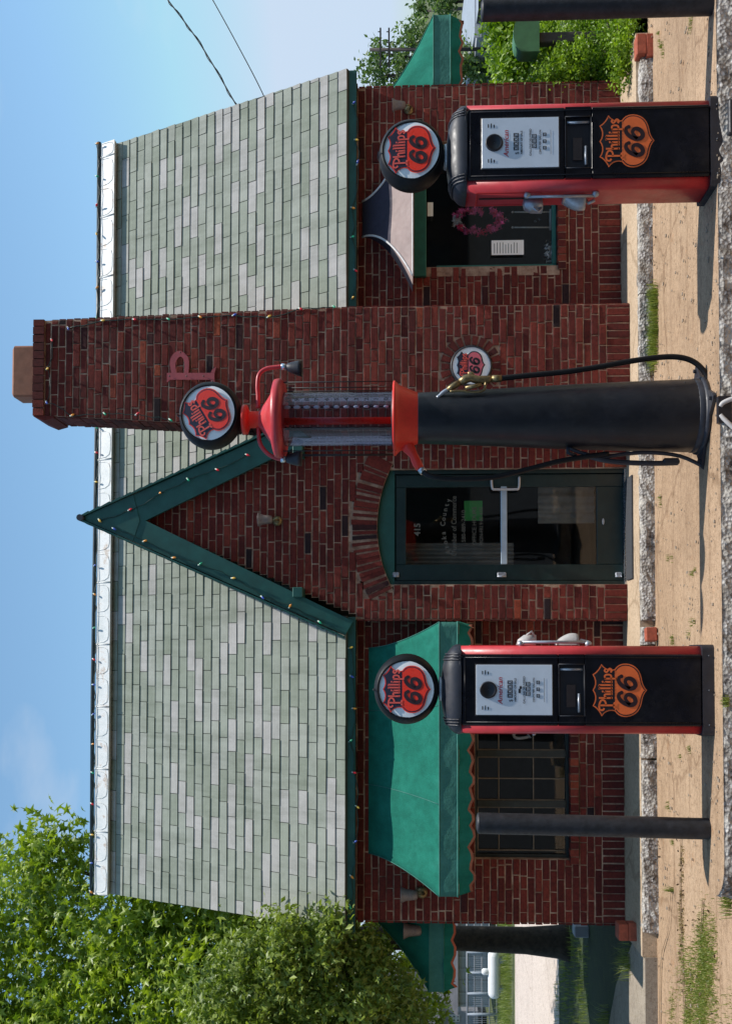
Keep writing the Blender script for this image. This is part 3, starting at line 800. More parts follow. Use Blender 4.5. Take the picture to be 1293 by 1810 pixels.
# ---- right window, one sheet of glass
W_ = RW; mb = MB(); fw = .035; yf2 = YW+.05
mb.bbox((W_[0]+.002, yf2, W_[2]+.002), (W_[0]+fw, yf2+.06, W_[3]-.10), .004)
mb.bbox((W_[1]-fw, yf2, W_[2]+.002), (W_[1]-.002, yf2+.06, W_[3]-.10), .004)
mb.bbox((W_[0]+fw+.001, yf2, W_[2]+.002), (W_[1]-fw-.001, yf2+.06, W_[2]+.04), .004)
hz0, hz1 = pz(753, YW-.04, 400), pz(731, YW-.04, 400)
mb.bbox((W_[0]-.10, YW-.05, hz0), (W_[1]+.08, YW+.06, hz1), .006)
wn2 = mb.build('window', 'frame_green', station)
mb = MB(); mb.box((W_[0]+.03, yf2+.03, W_[2]+.03), (W_[1]-.03, yf2+.034, W_[3]-.02)); mb.build('pane', 'window_glass', wn2)
mb = MB(); mb.box((W_[0]-.09, YW-.008, W_[2]-.02), (W_[0]-.002, YW+.02, W_[3])); mb.build('jamb', 'mortar', wn2)

# ---- door
yd = YB+.075
mb = MB(); fwd = .035
arcp = [(dcx+AR*math.sin(a), acz+AR*math.cos(a)) for a in [(-1+2*i/16)*math.asin(hw/AR) for i in range(17)]]
mb.prism([V((DX0, yd-.02, DZ-.035))]+[V((x, yd-.02, z)) for x, z in arcp]+[V((DX1, yd-.02, DZ-.035))], V((0, .07, 0)), 1)
mb.box((DX0, yd-.03, 0), (DX0+fwd, yd+.05, DZ-.036)); mb.box((DX1-fwd, yd-.03, 0), (DX1, yd+.05, DZ-.036))
door = mb.build('door', ['door_green', 'green_paint'], station)
a, b = DX0+fwd+.004, DX1-fwd-.004
gx0, gx1 = px(998, yd), px(861, yd); gz0, gz1 = pz(1054, yd, 930), pz(717, yd, 930); ztop = DZ-.045
mb = MB()
mb.bbox((a, yd, .02), (gx0, yd+.045, ztop), .004); mb.bbox((gx1, yd, .02), (b, yd+.045, ztop), .004)
mb.bbox((gx0+.001, yd, .02), (gx1-.001, yd+.045, gz0), .004); mb.bbox((gx0+.001, yd, gz1), (gx1-.001, yd+.045, ztop), .004)
leaf = mb.build('door_leaf', 'door_green', door)
mb = MB(); mb.box((gx0-.005, yd+.02, gz0-.005), (gx1+.005, yd+.025, gz1+.005)); mb.build('pane', 'window_glass', door)
mb = MB(); mb.bbox((gx0, yd-.03, pz(895, yd, 930)), (gx1, yd-.004, pz(884, yd, 930)), .005); mb.build('push_bar', 'push_bar', door)
h0, h1 = P(867, 846, yd-.02), P(917, 846, yd-.02); ho = P(890, 861, yd-.06)
mb = MB(); mb.tube(smooth_path([(h0.x, yd, h0.z), (h0.x, yd-.05, h0.z-.002), (ho.x-.01, yd-.06, h0.z-.01), (ho.x-.02, yd-.06, h0.z-.05), (ho.x-.02, yd-.06, h1.z+.05), (ho.x-.01, yd-.06, h1.z+.01), (h1.x, yd-.05, h1.z+.002), (h1.x, yd, h1.z)], 5), .011, 8)
mb.build('handle', 'white_paint', door)
for xx, ln in ((699, .06), (886, .08), (1092, .055)):
    c = P(xx, 1015, yd-.012); mb = MB(); mb.bbox((c.x-.018, yd-.026, c.z-ln/2), (c.x+.018, yd-.001, c.z+ln/2), .006)
    mb.tube([(c.x-.02, yd-.02, c.z-ln*.5), (c.x-.02, yd-.02, c.z+ln*.5)], .009, 8); mb.build('hinge', 'silver', door)
c = P(1065, 922, yd); mb = MB(); mb.lathe([(.03, -.006), (.024, -.010)], (c.x, yd, c.z), V((0, 1, 0)), 16, cap=True, sx=1, sy=.36); mb.build('mail_slot', 'white_paint', door)
mb = MB(); mb.box((DX0+.002, yd-.06, .001), (DX1-.002, yd+.05, .018)); mb.build('threshold', 'chrome', door)
yt = yd+.0175; rx, up = V((1, 0, 0)), V((0, 0, 1)); mb = MB()
T_ = lambda x, y: P(x, y, yt)
mb.text('415', .078, T_(742, 936), rx, up, off=.002)
for k, ch in enumerate('Atoka County'):      # set on a shallow arch
    q = (k-5.5)/5.5; base = T_(790, 930)
    mb.text(ch, .062, base+rx*(q*.235)+up*(.05*(1-q*q)-.03), rx, up, off=.001)
mb.text('Chamber of Commerce', .066, T_(806, 930), rx, up, wscale=.86)
mb.text('580-889-2410', .052, T_(822, 930), rx, up)
mb.text('OFFICE HOURS', .052, T_(841, 930), rx, up)
mb.text('MON-FRI 9:00-4:00', .048, T_(853, 930), rx, up, wscale=.9)
mb.build('lettering', 'gold_letter', door)
a_, b_ = T_(852, 920), T_(820, 885)
mb = MB(); mb.box((a_.x, yt+.010, a_.z), (b_.x, yt+.012, b_.z)); card = mb.build('card', 'green_card', door)
mb = MB(); c0, c1 = P(1050, 925, yd+.3), P(950, 860, yd+.3)
n = 24; rings = []
for z in (c0.z, c1.z): rings.append([(c0.x+(c1.x+.1-c0.x)*i/n, yd+.3+.02*math.sin(i*1.3), z) for i in range(n+1)])
mb.loft(rings, closed=False)
d0, d1 = P(800, 998, yd+.5), P(717, 960, yd+.5)
rings = [[(d0.x-.05+(d1.x-d0.x+.05)*i/n, yd+.5+.02*math.sin(i*1.7), z) for i in range(n+1)] for z in (P(870, 998, yd+.5).z-.2, d1.z+.05)]
mb.loft(rings, closed=False); mb.build('curtain', 'curtain', door)
mt0, mt1 = G(1105, 1030, .0), G(1120, 1020, .0)
mb = MB(); ya, yb_ = G(1118.5, 930).y, YB-.02
mb.bbox((px(1027, YB), ya, .001), (px(850, YB), yb_, .016), .004); tag(mb.build('door_mat', 'mat_grey'), 'flat grey rubber mat on the pavement at the foot of the green door', 'door mat')

# ------------------------------------------------------------------ wall signs
sg = thing('round_sign', 'round white sign with faded pink shield in a ring of bricks on the chimney', 'sign', (sgc.x, YC, sgc.z-SR))
mb = MB(); mb.lathe([(SR*.97, .0), (SR*.99, -.018), (SR*.93, -.026), (SR*.90, -.020)], (sgc.x, YC-.004, sgc.z), V((0, 1, 0)), 40, mat=0)
mb.build('rim', 'cap_black', sg)
mb = MB(); mb.lathe([(SR*.93, -.012), (SR*.6, -.0205), (.001, -.022)], (sgc.x, YC-.004, sgc.z), V((0, 1, 0)), 40); mb.build('disc', 'face_white', sg)
emblem('shield', sg, V((sgc.x+.004, YC-.0275, sgc.z+.006)), V((1, 0, 0)), V((0, 0, 1)), SR*.66, ['ink_black', 'shield_navy', 'shield_pink', 'letter_pink', 'ink_black'], V((0, -1, 0)))

# the letter P
o = P(382, 680, YC-.05)
s_ = FPX/YC
def lp(ix, iy): p = P(ix, iy, YC-.045); return (p.x, p.z)
ltop, lbot = 297, 380; stemL, stemR = 676, 664
mb = MB()
D = V((0, .012, 0))
def pr(pts): mb.prism([V((a, YC-.045, b)) for a, b in pts], D)
pr([lp(295, 671), lp(295, 659), lp(379, 659), lp(379, 671)])
pr([lp(379.2, 680), lp(373, 675), lp(372.5, 671.3), lp(379.2, 671.2)]); pr([lp(372.5, 658.7), lp(375, 653), lp(382, 648), lp(379.2, 658.8)])
pr([lp(295, 676), lp(295, 671.2), lp(301, 671.2)])
bowl_o = sp2([(303, 658.9), (300, 640), (306, 626), (318, 620), (330, 628), (334, 640), (333, 658.9)], 4)
bowl_i = sp2([(312, 658.9), (310, 645), (313, 635), (319, 630), (324, 635), (326, 645), (325, 658.9)], 4)
bo = [lp(*q) for q in bowl_o]; bi = [lp(*q) for q in bowl_i]
for i in range(len(bo)-1): pr([bo[i], bo[i+1], bi[i+1], bi[i]])
for q in ((300, 665), (330, 665), (360, 665), (376, 674), (319, 623)):
    c = lp(*q); mb.lathe([(.007, -.004), (.001, -.008)], (c[0], YC-.045, c[1]), V((0, 1, 0)), 8, mat=1)
tag(mb.build('letter_sign', ['letter_p', 'ink_black']), 'red metal capital letter P screwed high on the brick chimney', 'sign')

# ------------------------------------------------------------------ awnings
def awning(label, A, al, ou, L, pro, drop, flare, hv, hf, trim, scal=.16, group=None, canvas='canvas_green', flap=True, fe=1.7, pe=1.15):
    al, ou = V(al), V(ou); z = V((0, 0, 1))
    th = thing('awning', label, 'awning', A, group)
    T = lambda s_, t_, h: A+al*s_+ou*t_+z*h
    N = 14; rings = []; ns = 36; r = random.Random(int(L*100))
    for i in range(N+1):
        q = i/N; f = flare*q**fe; t_ = .015+pro*q**pe; h = -drop*q
        ring = [T(-f, .004, h), T(-f, t_*.5, h)]
        for k in range(ns+1):
            s_ = -f+(L+2*f)*k/ns; sag = (.010*math.sin(math.pi*q)*(1+math.sin(s_*9))+.016*mnoise.noise(V((s_*2.6, q*2.2, L*3)))*math.sin(math.pi*min(1, q*1.1))) if 0 < k < ns else 0
            ring.append(T(s_, t_-sag*.4, h-sag*.8))
        ring += [T(L+f, t_*.5, h), T(L+f, .004, h)]
        rings.append(ring)
    mb = MB()
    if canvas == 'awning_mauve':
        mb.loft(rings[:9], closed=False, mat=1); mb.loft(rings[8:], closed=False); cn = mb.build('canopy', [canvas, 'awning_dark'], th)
    else:
        mb.loft(rings, closed=False, smooth=True); cn = mb.build('canopy', canvas, th)
    if canvas == 'canvas_green':
        for kk in [2+int(ns*sk_) for sk_ in ((.36, .70) if L > 1.5 else (.5,))]+[2, -3]:
            ms = MB(); ms.tube([r_[kk]+V((0, 0, .0012)) for r_ in rings], .0045, 5); ms.build('seam', 'canvas_band', cn)
    if hv <= 0: return th, rings
    per = [(-flare, .004)]; fr = []
    m_ = 10
    for i in range(m_+1): fr.append((-flare, .004+(pro+.011)*i/m_))
    K = max(16, int((L+2*flare)/.045))
    for k in range(1, K+1): fr.append((-flare+(L+2*flare)*k/K, pro+.015))
    for i in range(1, m_+1): fr.append((L+flare, pro+.015-(pro+.011)*i/m_))
    acc = [0]
    for i in range(1, len(fr)): acc.append(acc[-1]+math.hypot(fr[i][0]-fr[i-1][0], fr[i][1]-fr[i-1][1]))
    mb = MB(); r1 = [T(a, b, -drop) for a, b in fr]; r2 = [T(a, b+.006*math.sin(acc[i]*17), -drop-hv*.5) for i, (a, b) in enumerate(fr)]; r3 = [T(a, b, -drop-hv) for a, b in fr]
    mb.loft([r1, r2, r3], closed=False); mb.tube(r3, .008, 5); mb.tube(r1, .006, 5); mb.build('valance', 'canvas_band', th)
    # scalloped hem, hanging a little inward
    cen = ((L)/2, pro/2)
    def inn(i, d, zz):
        a, b = fr[i]; wv = .012*math.sin(acc[i]*11)+.01*math.sin(acc[i]*23+1)
        nx = -1 if a < cen[0]-L*.3 else (1 if a > cen[0]+L*.3 else 0)
        return T(a-(d+wv)*( 1 if abs(a-(L+flare)) < 1e-4 else (-1 if abs(a+flare) < 1e-4 else 0)), b-(d+wv)*(1 if b > pro else 0), zz)
    hem = lambda i: hf*(.60+.34*abs(math.sin(math.pi*acc[i]/scal+.5*mnoise.noise(V((acc[i]*2, 0, L)))))+.16*mnoise.noise(V((acc[i]*5, 1, L))))
    rA = [inn(i, .0, -drop-hv) for i in range(len(fr))]
    rB = [inn(i, .03, -drop-hv-hem(i)) for i in range(len(fr))]
    rC = [inn(i, .034, -drop-hv-hem(i)-.022) for i in range(len(fr))]
    mb = MB(); mb.loft([rA, rB], closed=False); hm = mb.build('hem', 'canvas_green', th)
    mb = MB(); mb.loft([rB, rC], closed=False); mb.build('hem_trim', trim, th)
    # frame bars underneath
    mb = MB(); zb = -drop-hv
    mb.tube([T(-flare+.02, .01, zb), T(-flare+.02, pro, zb), T(L+flare-.02, pro, zb), T(L+flare-.02, .01, zb)], .011, 6)
    mb.build('frame', 'silver', th)
    return th, rings
tl = P(651, 1512, YW); tr = P(651, 1150, YW)
fl_ = P(776, 1581, 8.86); frr = P(776, 1096, 8.86)
fl = ((tl.x-fl_.x)+(frr.x-tr.x))/2
shift = (frr.x+fl_.x)/2-(tl.x+tr.x)/2
awning('large green canvas awning over the many-paned left window, behind the left gas pump', V((tl.x+shift*.6, YW-.012, tl.z)), (1, 0, 0), (0, -1, 0), tr.x-tl.x, YW-8.86-.02, tl.z-fl_.z, fl, .155, .13, 'trim_brown', .165, 'green hip awnings on the station')
# side awnings
a0 = V((XWR+.02, 10.0, tl.z))
awning('green canvas awning jutting from the right end wall of the station above the hedge', V((XWR+.02, 10.0, tl.z)), (0, 1, 0), (1, 0, 0), 1.0, .66, tl.z-fl_.z-.03, .36, .16, .11, 'trim_brown', .165, 'green hip awnings on the station', fe=1.5, pe=1.5)
awning('shaded green awning with orange scalloped trim on the left end wall, under the tree', V((XWL-.02, 10.0, tl.z+.07)), (0, 1, 0), (-1, 0, 0), 1.1, .66, tl.z-fl_.z, .2, .13, .11, 'trim_orange', .2, 'green hip awnings on the station', fe=1.5, pe=1.5)
# faded mauve hood over the shop window
tl = P(640, 425, YW); tr = P(640, 362, YW); f_ = P(729, 493, 9.20)
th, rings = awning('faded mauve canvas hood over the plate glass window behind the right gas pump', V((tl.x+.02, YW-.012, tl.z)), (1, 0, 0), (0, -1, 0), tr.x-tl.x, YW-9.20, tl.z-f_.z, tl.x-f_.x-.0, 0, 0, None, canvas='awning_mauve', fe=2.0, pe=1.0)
mb = MB(); mb.tube([r_[2] for r_ in rings], .010, 6); mb.tube([r_[-3] for r_ in rings], .010, 6); mb.tube([rings[-1][k] for k in range(2, len(rings[-1])-2)], .008, 5)
mb.build('piping', 'awning_edge', th)

# ------------------------------------------------------------------ wall lamps
def wall_lamp(label, c, face, s=1.0, bell=True):
    """c: centre of the wall plate; face: outward direction"""
    f = V(face); th = thing('wall_lamp', label, 'lamp', c, 'brass and glass lamps on the station walls')
    mb = MB(); mb.lathe([(.045*s, -.0), (.045*s, .012), (.02*s, .022)], c, f, 16, cap=True); mb.build('back_plate', 'brass', th)
    e = c+f*.10*s
    mb = MB(); mb.tube(smooth_path([c+f*.01, c+f*.05*s-V((0, 0, .02*s)), e-V((0, 0, .0)), e+V((0, 0, .03*s))], 4), .008*s, 6); mb.build('arm', 'brass', th)
    b = e+V((0, 0, .03*s))
    mb = MB(); mb.lathe([(.02*s, 0), (.035*s, .01*s), (.040*s, .05*s), (.045*s, .09*s), (.062*s, .125*s), (.064*s, .13*s), (.03*s, .128*s)], b, V((0, 0, 1)), 14); mb.build('shade', 'lamp_glass', th)
    return th
wall_lamp('small glass lamp on the brick gable above the green door', P(490, 921, YB-.012), (0, -1, 0), 1.0)
wall_lamp('small glass lamp on the brick wall to the right of the right pump globe', P(722, 195, YW-.012), (0, -1, 0), .95)
wall_lamp('glass lamp with brass arm on the brick wall left of the large green awning', P(745, 1577, YW-.012), (0, -1, 0), 1.2)
c = P(752, 1642, 9.8); wall_lamp('shaded glass lamp on the left end wall of the station beneath the tree', V((XWL-.015, 9.85, c.z)), (-1, 0, 0), 1.3)

# ------------------------------------------------------------------ strings of coloured bulbs
BC = ['bulb_orange', 'bulb_green', 'bulb_red', 'bulb_yellow', 'bulb_blue']
def light_string(label, pts, Yf, wire_pts=None, seed=0, down=True, cols=None):
    r = random.Random(seed); W3 = [P(x, y, Yf(x, y) if callable(Yf) else Yf) for x, y in (wire_pts or pts)]
    th = thing('light_string', label, 'string lights', W3[0], 'strings of coloured bulbs round the station')
    path = []
    for i in range(len(W3)-1):
        for k in range(5):
            q = W3[i].lerp(W3[i+1], k/5); path.append(q+V((r.uniform(-.008, .008), r.uniform(-.004, .002), r.uniform(-.012, .006)-.02*math.sin(math.pi*k/5))))
    path.append(W3[-1]); mb = MB(); mb.tube(path, .0042, 4); mb.build('wire', 'wire_green', th)
    for i, (x, y) in enumerate(pts):
        c = P(x, y, (Yf(x, y) if callable(Yf) else Yf))-V((0, .012, 0))
        d = V((r.uniform(-.6, .6), -.35, r.uniform(-1, -.2))).normalized()
        mb = MB(); mb.lathe([(.003, .018), (.007, .014), (.007, .0), (.008, -.001)], c, -d, 8, mat=1)
        mb.lathe([(.0075, 0), (.0105, .010), (.0095, .022), (.005, .032), (.001, .037)], c, d, 8, mat=0)
        mb.build('bulb', [(cols or BC)[(i+seed) % 5] if r.random() < .8 else r.choice(BC), 'bulb_base'], th)
light_string('string of coloured bulbs up the right edge of the chimney', [(589, 542), (530, 546), (474, 561), (413, 558), (353, 560), (297, 564), (237, 565), (181, 567), (121, 580)], YC-.012, seed=1)
light_string('string of coloured bulbs under the chimney cap and down its left edge', [(92, 601), (84, 653), (83, 711), (127, 735), (185, 731), (242, 733), (301, 742)], YC-.022, seed=2)
light_string('string of coloured bulbs along the right slope of the gable board', [(176, 919), (229, 902), (283, 872), (332, 847), (383, 830), (436, 804)], YG-.012, seed=3)
light_string('string of coloured bulbs down the left slope of the gable board', [(201, 934), (255, 957), (306, 986), (353, 998), (411, 1022), (463, 1055), (512, 1073), (564, 1099)], YG-.012, seed=4)
light_string('string of coloured bulbs on the ridge to the right of the chimney', [(171, y) for y in (255, 312, 365, 413, 463, 510, 562)], YR-.03, seed=5)
light_string('string of coloured bulbs on the long ridge left of the chimney', [(170+(y-795)*-.012, y) for y in (755, 800, 852, 1000, 1050, 1110, 1165, 1210, 1263, 1315, 1365, 1420, 1475, 1525, 1575)], YR-.03, seed=6)
light_string('string of coloured bulbs along the green eave board right of the chimney', [(624, 184), (628, 248), (631, 290), (622, 368), (621, 420), (627, 478), (622, 528)], YE+.025, seed=7)
light_string('string of coloured bulbs along the green eave board left of the door', [(618, 1145), (620, 1195), (624, 1252), (618, 1310), (624, 1365), (630, 1425), (626, 1488), (620, 1548), (618, 1600)], YE+.025, seed=8)

# ------------------------------------------------------------------ gas pumps
def rrect(w_, d_, r_, n=5):
    out = []
    for cx, cy, a0 in ((w_/2-r_, d_/2-r_, 0), (-w_/2+r_, d_/2-r_, 90), (-w_/2+r_, -d_/2+r_, 180), (w_/2-r_, -d_/2+r_, 270)):
        for k in range(n+1):
            a = R(a0+90*k/n); out.append((cx+r_*math.cos(a), cy+r_*math.sin(a)))
    return out
def pump_globe(parent, c, scale, rot=0.0, tiltx=0.0):
    r_ = .172*scale; d = .072*scale
    ex = V((1, 0, 0))
    mb = MB(); prof = []
    RX, RZ = .211/.172, .194/.172
    n = 48; rings = []
    for q, yy in ((.96, -.075), (1.0, -.078), (1.04, -.074), (1.14, -.055), (1.20, -.02), (1.22, .0), (1.20, .03), (1.12, .062), (1.02, .078), (.9, .078), (.01, .078)):
        kx = q if q < 1.02 else 1+(q-1)*(RX-1)/.22; kz = q if q < 1.02 else 1+(q-1)*(RZ-1)/.22
        rings.append([c+V((r_*kx*math.cos(2*math.pi*k/n), yy*scale, r_*kz*math.sin(2*math.pi*k/n))) for k in range(n)])
    mb.loft(rings); gb = mb.build('globe', 'rubber_black', parent)
    tl_ = V((0, math.cos(R(5)), -math.sin(R(5)))); fu = V((0, math.sin(R(5)), math.cos(R(5)))); mb = MB(); mb.lathe([(r_*.975, -.074*scale), (r_*.7, -.080*scale), (r_*.35, -.083*scale), (.001, -.084*scale)], c, tl_, 48)
    mb.build('lens', 'face_white', gb)
    emblem('shield', gb, c-tl_*.0865*scale-fu*.004, V((1, 0, 0)), fu, r_*.80, ['shield_red', 'shield_navy', 'shield_red', 'letter_pink', 'shield_dark'], -tl_, rot)
    mb = MB(); mb.tube([c+V((-.006, -.079*scale, r_*RZ*1.0)), c+V((-.004, 0, r_*RZ*1.03)), c+V((0, .05, r_*RZ))], .004, 5); mb.build('seam', 'cap_black', gb)
    return gb
ZQ = lambda x: P(x, 1220, 6.14).z-ISL
def gas_pump(label, base, S, side):
    """base: middle of the front foot on the island; side=+1: nozzle gear on the right flank"""
    zb = ZQ(1241); H = ZQ(815)-zb; w_, d_ = .515, .262
    cx, cy, z0 = base.x, base.y+d_*S/2+.024, base.z
    T = lambda x, y, z: V((cx+x*S, cy+y*S, z0+z*S))
    th = thing('gas_pump', label, 'gas pump', T(0, 0, 0), 'black and red gas pumps on the island')
    mb = MB(); pr_ = rrect(w_, d_, .045)
    rings = [[T(x, y, z) for x, y in pr_] for z in (zb, zb+H-.0)]
    mb.loft(rings, cap=True)
    body = mb.build('body', 'pump_red', th)
    # flank panel outline
    for s_ in (-1, 1):
        mb = MB()
        X = s_*(w_/2+.001)
        for y0, y1, z_0, z_1 in ((-.085, -.078, 1.02, 1.40), (.078, .085, 1.02, 1.40), (-.078, .078, 1.393, 1.40), (-.078, .078, 1.02, 1.027)):
            mb.box(T(X, y0, z_0), T(X+s_*.003, y1, z_1))
        mb.box(T(X, -.02, 1.10), T(X+s_*.002, .0, 1.38), 1)
        mb.build('flank_panel', ['pump_red', 'ink_black'], body)
    # base and black panels
    mb = MB(); pb = rrect(w_+.016, d_+.048, .03)
    mb.loft([[T(x, y, z) for x, y in pb] for z in (0, zb-.006, zb)], cap=True, smooth=False)
    for xx in (-.2, 0, .2):
        mb.lathe([(.007, 0), (.007, .006), (.001, .008)], T(xx, -d_/2-.026, .03), V((0, -1, 0)), 8)
    mb.build('base', 'cap_black', th)
    for s_, nm in ((-1, 'front_panel'), (1, 'rear_panel')):
        mb = MB(); yy0 = s_*(d_/2-.004); yy1 = s_*(d_/2+.022)
        if s_ > 0:
            mb.bbox(T(-.208, min(yy0, yy1), zb+.003), T(.208, max(yy0, yy1), zb+H), .012)
        else:
            wz0, wz1 = 1.035-.205-.028, 1.035-.052-.027  # window slot, filled below
            wz0, wz1 = .838-.072+.0, .985-.072
            wz0 = ZQ(1032); wz1 = ZQ(987)
            wx = .150
            mb.bbox(T(-.208, yy1, zb+.003), T(.208, yy0, wz0), .010); mb.bbox(T(-.208, yy1, wz1), T(.208, yy0, zb+H), .010)
            mb.box(T(-.208, yy1, wz0), T(-wx, yy0, wz1)); mb.box(T(wx, yy1, wz0), T(.208, yy0, wz1))
            # slim edge beads
            for xx in (-.188, .188): mb.tube([T(xx, yy1-.001, zb+.01), T(xx, yy1-.001, zb+H-.02)], .0035*S, 5)
            mb.tube([T(-.19, yy1-.001, zb+H-.02), T(.19, yy1-.001, zb+H-.02)], .0035*S, 5)
        pn = mb.build(nm, 'pump_black', th)
        if s_ < 0:
            mb = MB(); f = .0032
            for p0, p1 in (((-wx, wz0), (wx, wz0)), ((wx, wz0), (wx, wz1)), ((wx, wz1), (-wx, wz1)), ((-wx, wz1), (-wx, wz0))):
                mb.tube([T(p0[0], yy1-.001, p0[1]), T(p1[0], yy1-.001, p1[1])], f*S, 5)
            mb.box(T(-wx, -d_/2-.0035, wz0), T(wx, -d_/2-.0015, wz1), 1)
            mb.tube([T(-wx+.02, yy1+.010, wz0+.03), T(-.02, yy1+.010, wz0+.03)], .008*S, 8, 2)
            mb.box(T(-.10, yy1+.010, wz0+.05), T(.03, yy1+.015, wz1-.045), 3, .5)
            mb.tube([T(wx-.03, yy1+.010, wz0+.01), T(wx-.03, yy1+.010, wz1-.01)], .008*S, 8, 2)
            mb.build('sight_window', ['cap_black', 'ink_black', 'silver', 'sight_brown'], pn)
    # domed cap with ribs
    a, b, h = .268, .158, .104; zc = zb+H
    mb = MB(); n = 40; rings = []
    for i in range(11):
        ph = i/10*math.pi/2; cz_, sz_ = math.cos(ph)**(2/2.25), math.sin(ph)**(2/2.0)
        ring = []
        for k in range(n):
            t_ = 2*math.pi*k/n; cc, ss = math.cos(t_), math.sin(t_)
            ring.append(T(a*cz_*math.copysign(abs(cc)**(2/4.5), cc), b*cz_*math.copysign(abs(ss)**(2/3.5), ss), zc+.012+h*sz_))
        rings.append(ring)
    rings.insert(0, [T(p[0], p[1], zc) for p in rrect(a*2-.01, b*2-.01, .05, 9)][:n] if False else [V((q.x, q.y, z0+zc*S)) for q in rings[0]])
    mb.loft(rings)
    mb.face([len(mb.v)-n+k for k in range(n)], 0, .5, True)
    for s_ in (-1, 1):
        for xr in (.175, .192, .209):
            k = (1-(xr/a)**4.5); pts = []
            for j in range(15):
                t_ = -1+2*j/14; yy = b*.985*math.copysign(abs(math.sin(t_*math.pi/2)), t_)
                zz = h*max(0, 1-((xr/a)**4.5+abs(yy/b)**3.5)**(2.25/4))**(1/2.0)
                pts.append(T(s_*xr, yy, zc+.014+zz))
            mb.tube(pts, .0065*S, 5)
    mb.tube([T(-.21, -.152, zc+.008), T(.21, -.152, zc+.008)], .004*S, 5)
    mb.build('dome', 'cap_black', th)
    mb = MB(); mb.lathe([(.07*S, 0), (.075*S, .006*S), (.07*S, .02*S)], T(0, 0, zc+h+.004), V((0, 0, 1)), 20, cap=True); mb.build('globe_seat', 'silver', th)
    pump_globe(th, T(0, -.02, ZQ(718)), S)
    # dial
    yy = -(d_/2+.022); zt, zbm = ZQ(841), ZQ(975); wq = .146
    mb = MB(); mb.bbox(T(-wq-.006, yy-.006, zbm-.006), T(wq+.006, yy+.002, zt+.006), .003); dl = mb.build('dial_frame', 'cap_black', th)
    mb = MB(); mb.bbox(T(-wq, yy-.010, zbm), T(wq, yy-.005, zt), .003); dial = mb.build('dial', 'dial_white', th)
    zq = ZQ
    mb = MB(); c = T(0, yy-.010, zq(862)); 
    mb.lathe([(.050*S, 0), (.050*S, .008*S), (.042*S, .012*S), (.036*S, .004*S), (.001, .003*S)], c, V((0, -1, 0)), 28); mb.build('lens_port', 'ink_black', dial)
    mb = MB(); rx, up = V((1, 0, 0)), V((0, 0, 1)); q = lambda x_, z_: T(x_, yy-.0112, z_)
    mb.text('American', .040*S, q(-.005, zq(887)), rx, up+rx*.25, 1, off=.0006)
    def boxes(n_, x0, zz, w__, h__):
        for k in range(n_):
            x = x0+k*w__*1.18
            mb.box(q(x, zz), q(x+w__, zz+h__)-V((0, .0008, 0)), 0)
            mb.box(q(x+.004, zz+.005)-V((0, .0009, 0)), q(x+w__-.004, zz+h__-.005)-V((0, .0012, 0)), 2)
            mb.text('0', h__*.9*S, q(x+w__/2, zz+.007)-V((0, .0016, 0)), rx, up, 0, off=.0004)
    mb.text('$', .030*S, q(-.062, zq(905)), rx, up, 0); boxes(4, -.045, zq(905), .022, .030)
    mb.text('AMOUNT OF SALE', .0165*S, q(0, zq(911.5)), rx, up, 0, off=.0003)
    mb.text('GALLONS DELIVERED', .0165*S, q(0, zq(927)), rx, up, 0, off=.0003)
    boxes(3, -.034, zq(936), .024, .026)
    mb.text('CENTS PER GALLON', .0155*S, q(0, zq(944)), rx, up, 0, off=.0003)
    boxes(1, -.044, zq(953), .02, .02); boxes(1, -.006, zq(953), .02, .02); boxes(1, .034, zq(953), .02, .02)
    for xx in (-.115, .09):
        for k, wd in enumerate((.02, .024, .016)): mb.box(q(xx, zq(853+5*k)), q(xx+wd, zq(853+5*k)+.006)-V((0, .0006, 0)), 0)
    if side > 0:
        mb.box(q(-.018, zq(919)), q(.006, zq(919)+.012)-V((0, .002, 0)), 0); mb.box(q(.006, zq(921)), q(.022, zq(921)+.012)-V((0, .002, 0)), 0)
    mb.box(q(-.07, zq(961)), q(.07, zq(961)+.0015)-V((0, .0005, 0)), 0)
    mb.build('lettering', ['ink_black', 'ink_red', 'dial_white'], dial)
    emblem('shield', pn_front[0] if False else th, T(0, yy-.003, zq(1093)), V((1, 0, 0)), V((0, 0, 1)), .152*S, ['shield_orange', 'ink_black', 'shield_orange', 'shield_orange', 'shield_dark'], V((0, -1, 0)))
    # nozzle gear on the flank
    X = side*(w_/2); s_ = side
    mb = MB(); zA, zB = zq(921), zq(1042); yr_ = -.075
    mb.tube([T(X+s_*.022, yr_, zA), T(X+s_*.022, yr_, zB)], .009*S, 8)
    for zz in (zA, zB):
        mb.lathe([(.001, -.026), (.013, -.02), (.02, -.004), (.019, .006), (.008, .014)], T(X+s_*.012, yr_, zz), V((0, 0, 1)), 12)
        mb.box(T(X, yr_-.008, zz-.012), T(X+s_*.02, yr_+.008, zz+.012))
    mb.build('hand_rail', 'silver', th)
    mat_n = 'silver' if side < 0 else 'white_paint'
    mb = MB()
    c = T(X+s_*.004, .03, zq(935))      # boot that takes the spout
    mb.loft([[c+V((s_*(.0)*S, y_*S, z_*S)) for y_, z_ in ((-.04, -.055), (.04, -.055), (.04, .055), (-.04, .055))],
             [c+V((s_*(.035)*S, y_*S, z_*S)) for y_, z_ in ((-.045, -.058), (.045, -.058), (.04, .045), (-.04, .045))],
             [c+V((s_*(.062)*S, y_*S, z_*S)) for y_, z_ in ((-.03, -.058), (.03, -.058), (.025, .01), (-.025, .01))]], cap=True)
    mb.tube([c+V((s_*.05, -.03, -.05)), c+V((s_*.082, -.04, -.03)), c+V((s_*.06, -.05, .0))], .007*S, 6)
    mb.build('nozzle_boot', mat_n, th)
    c = T(X+s_*.004, .0, zq(1008)); mb = MB()
    rings = []
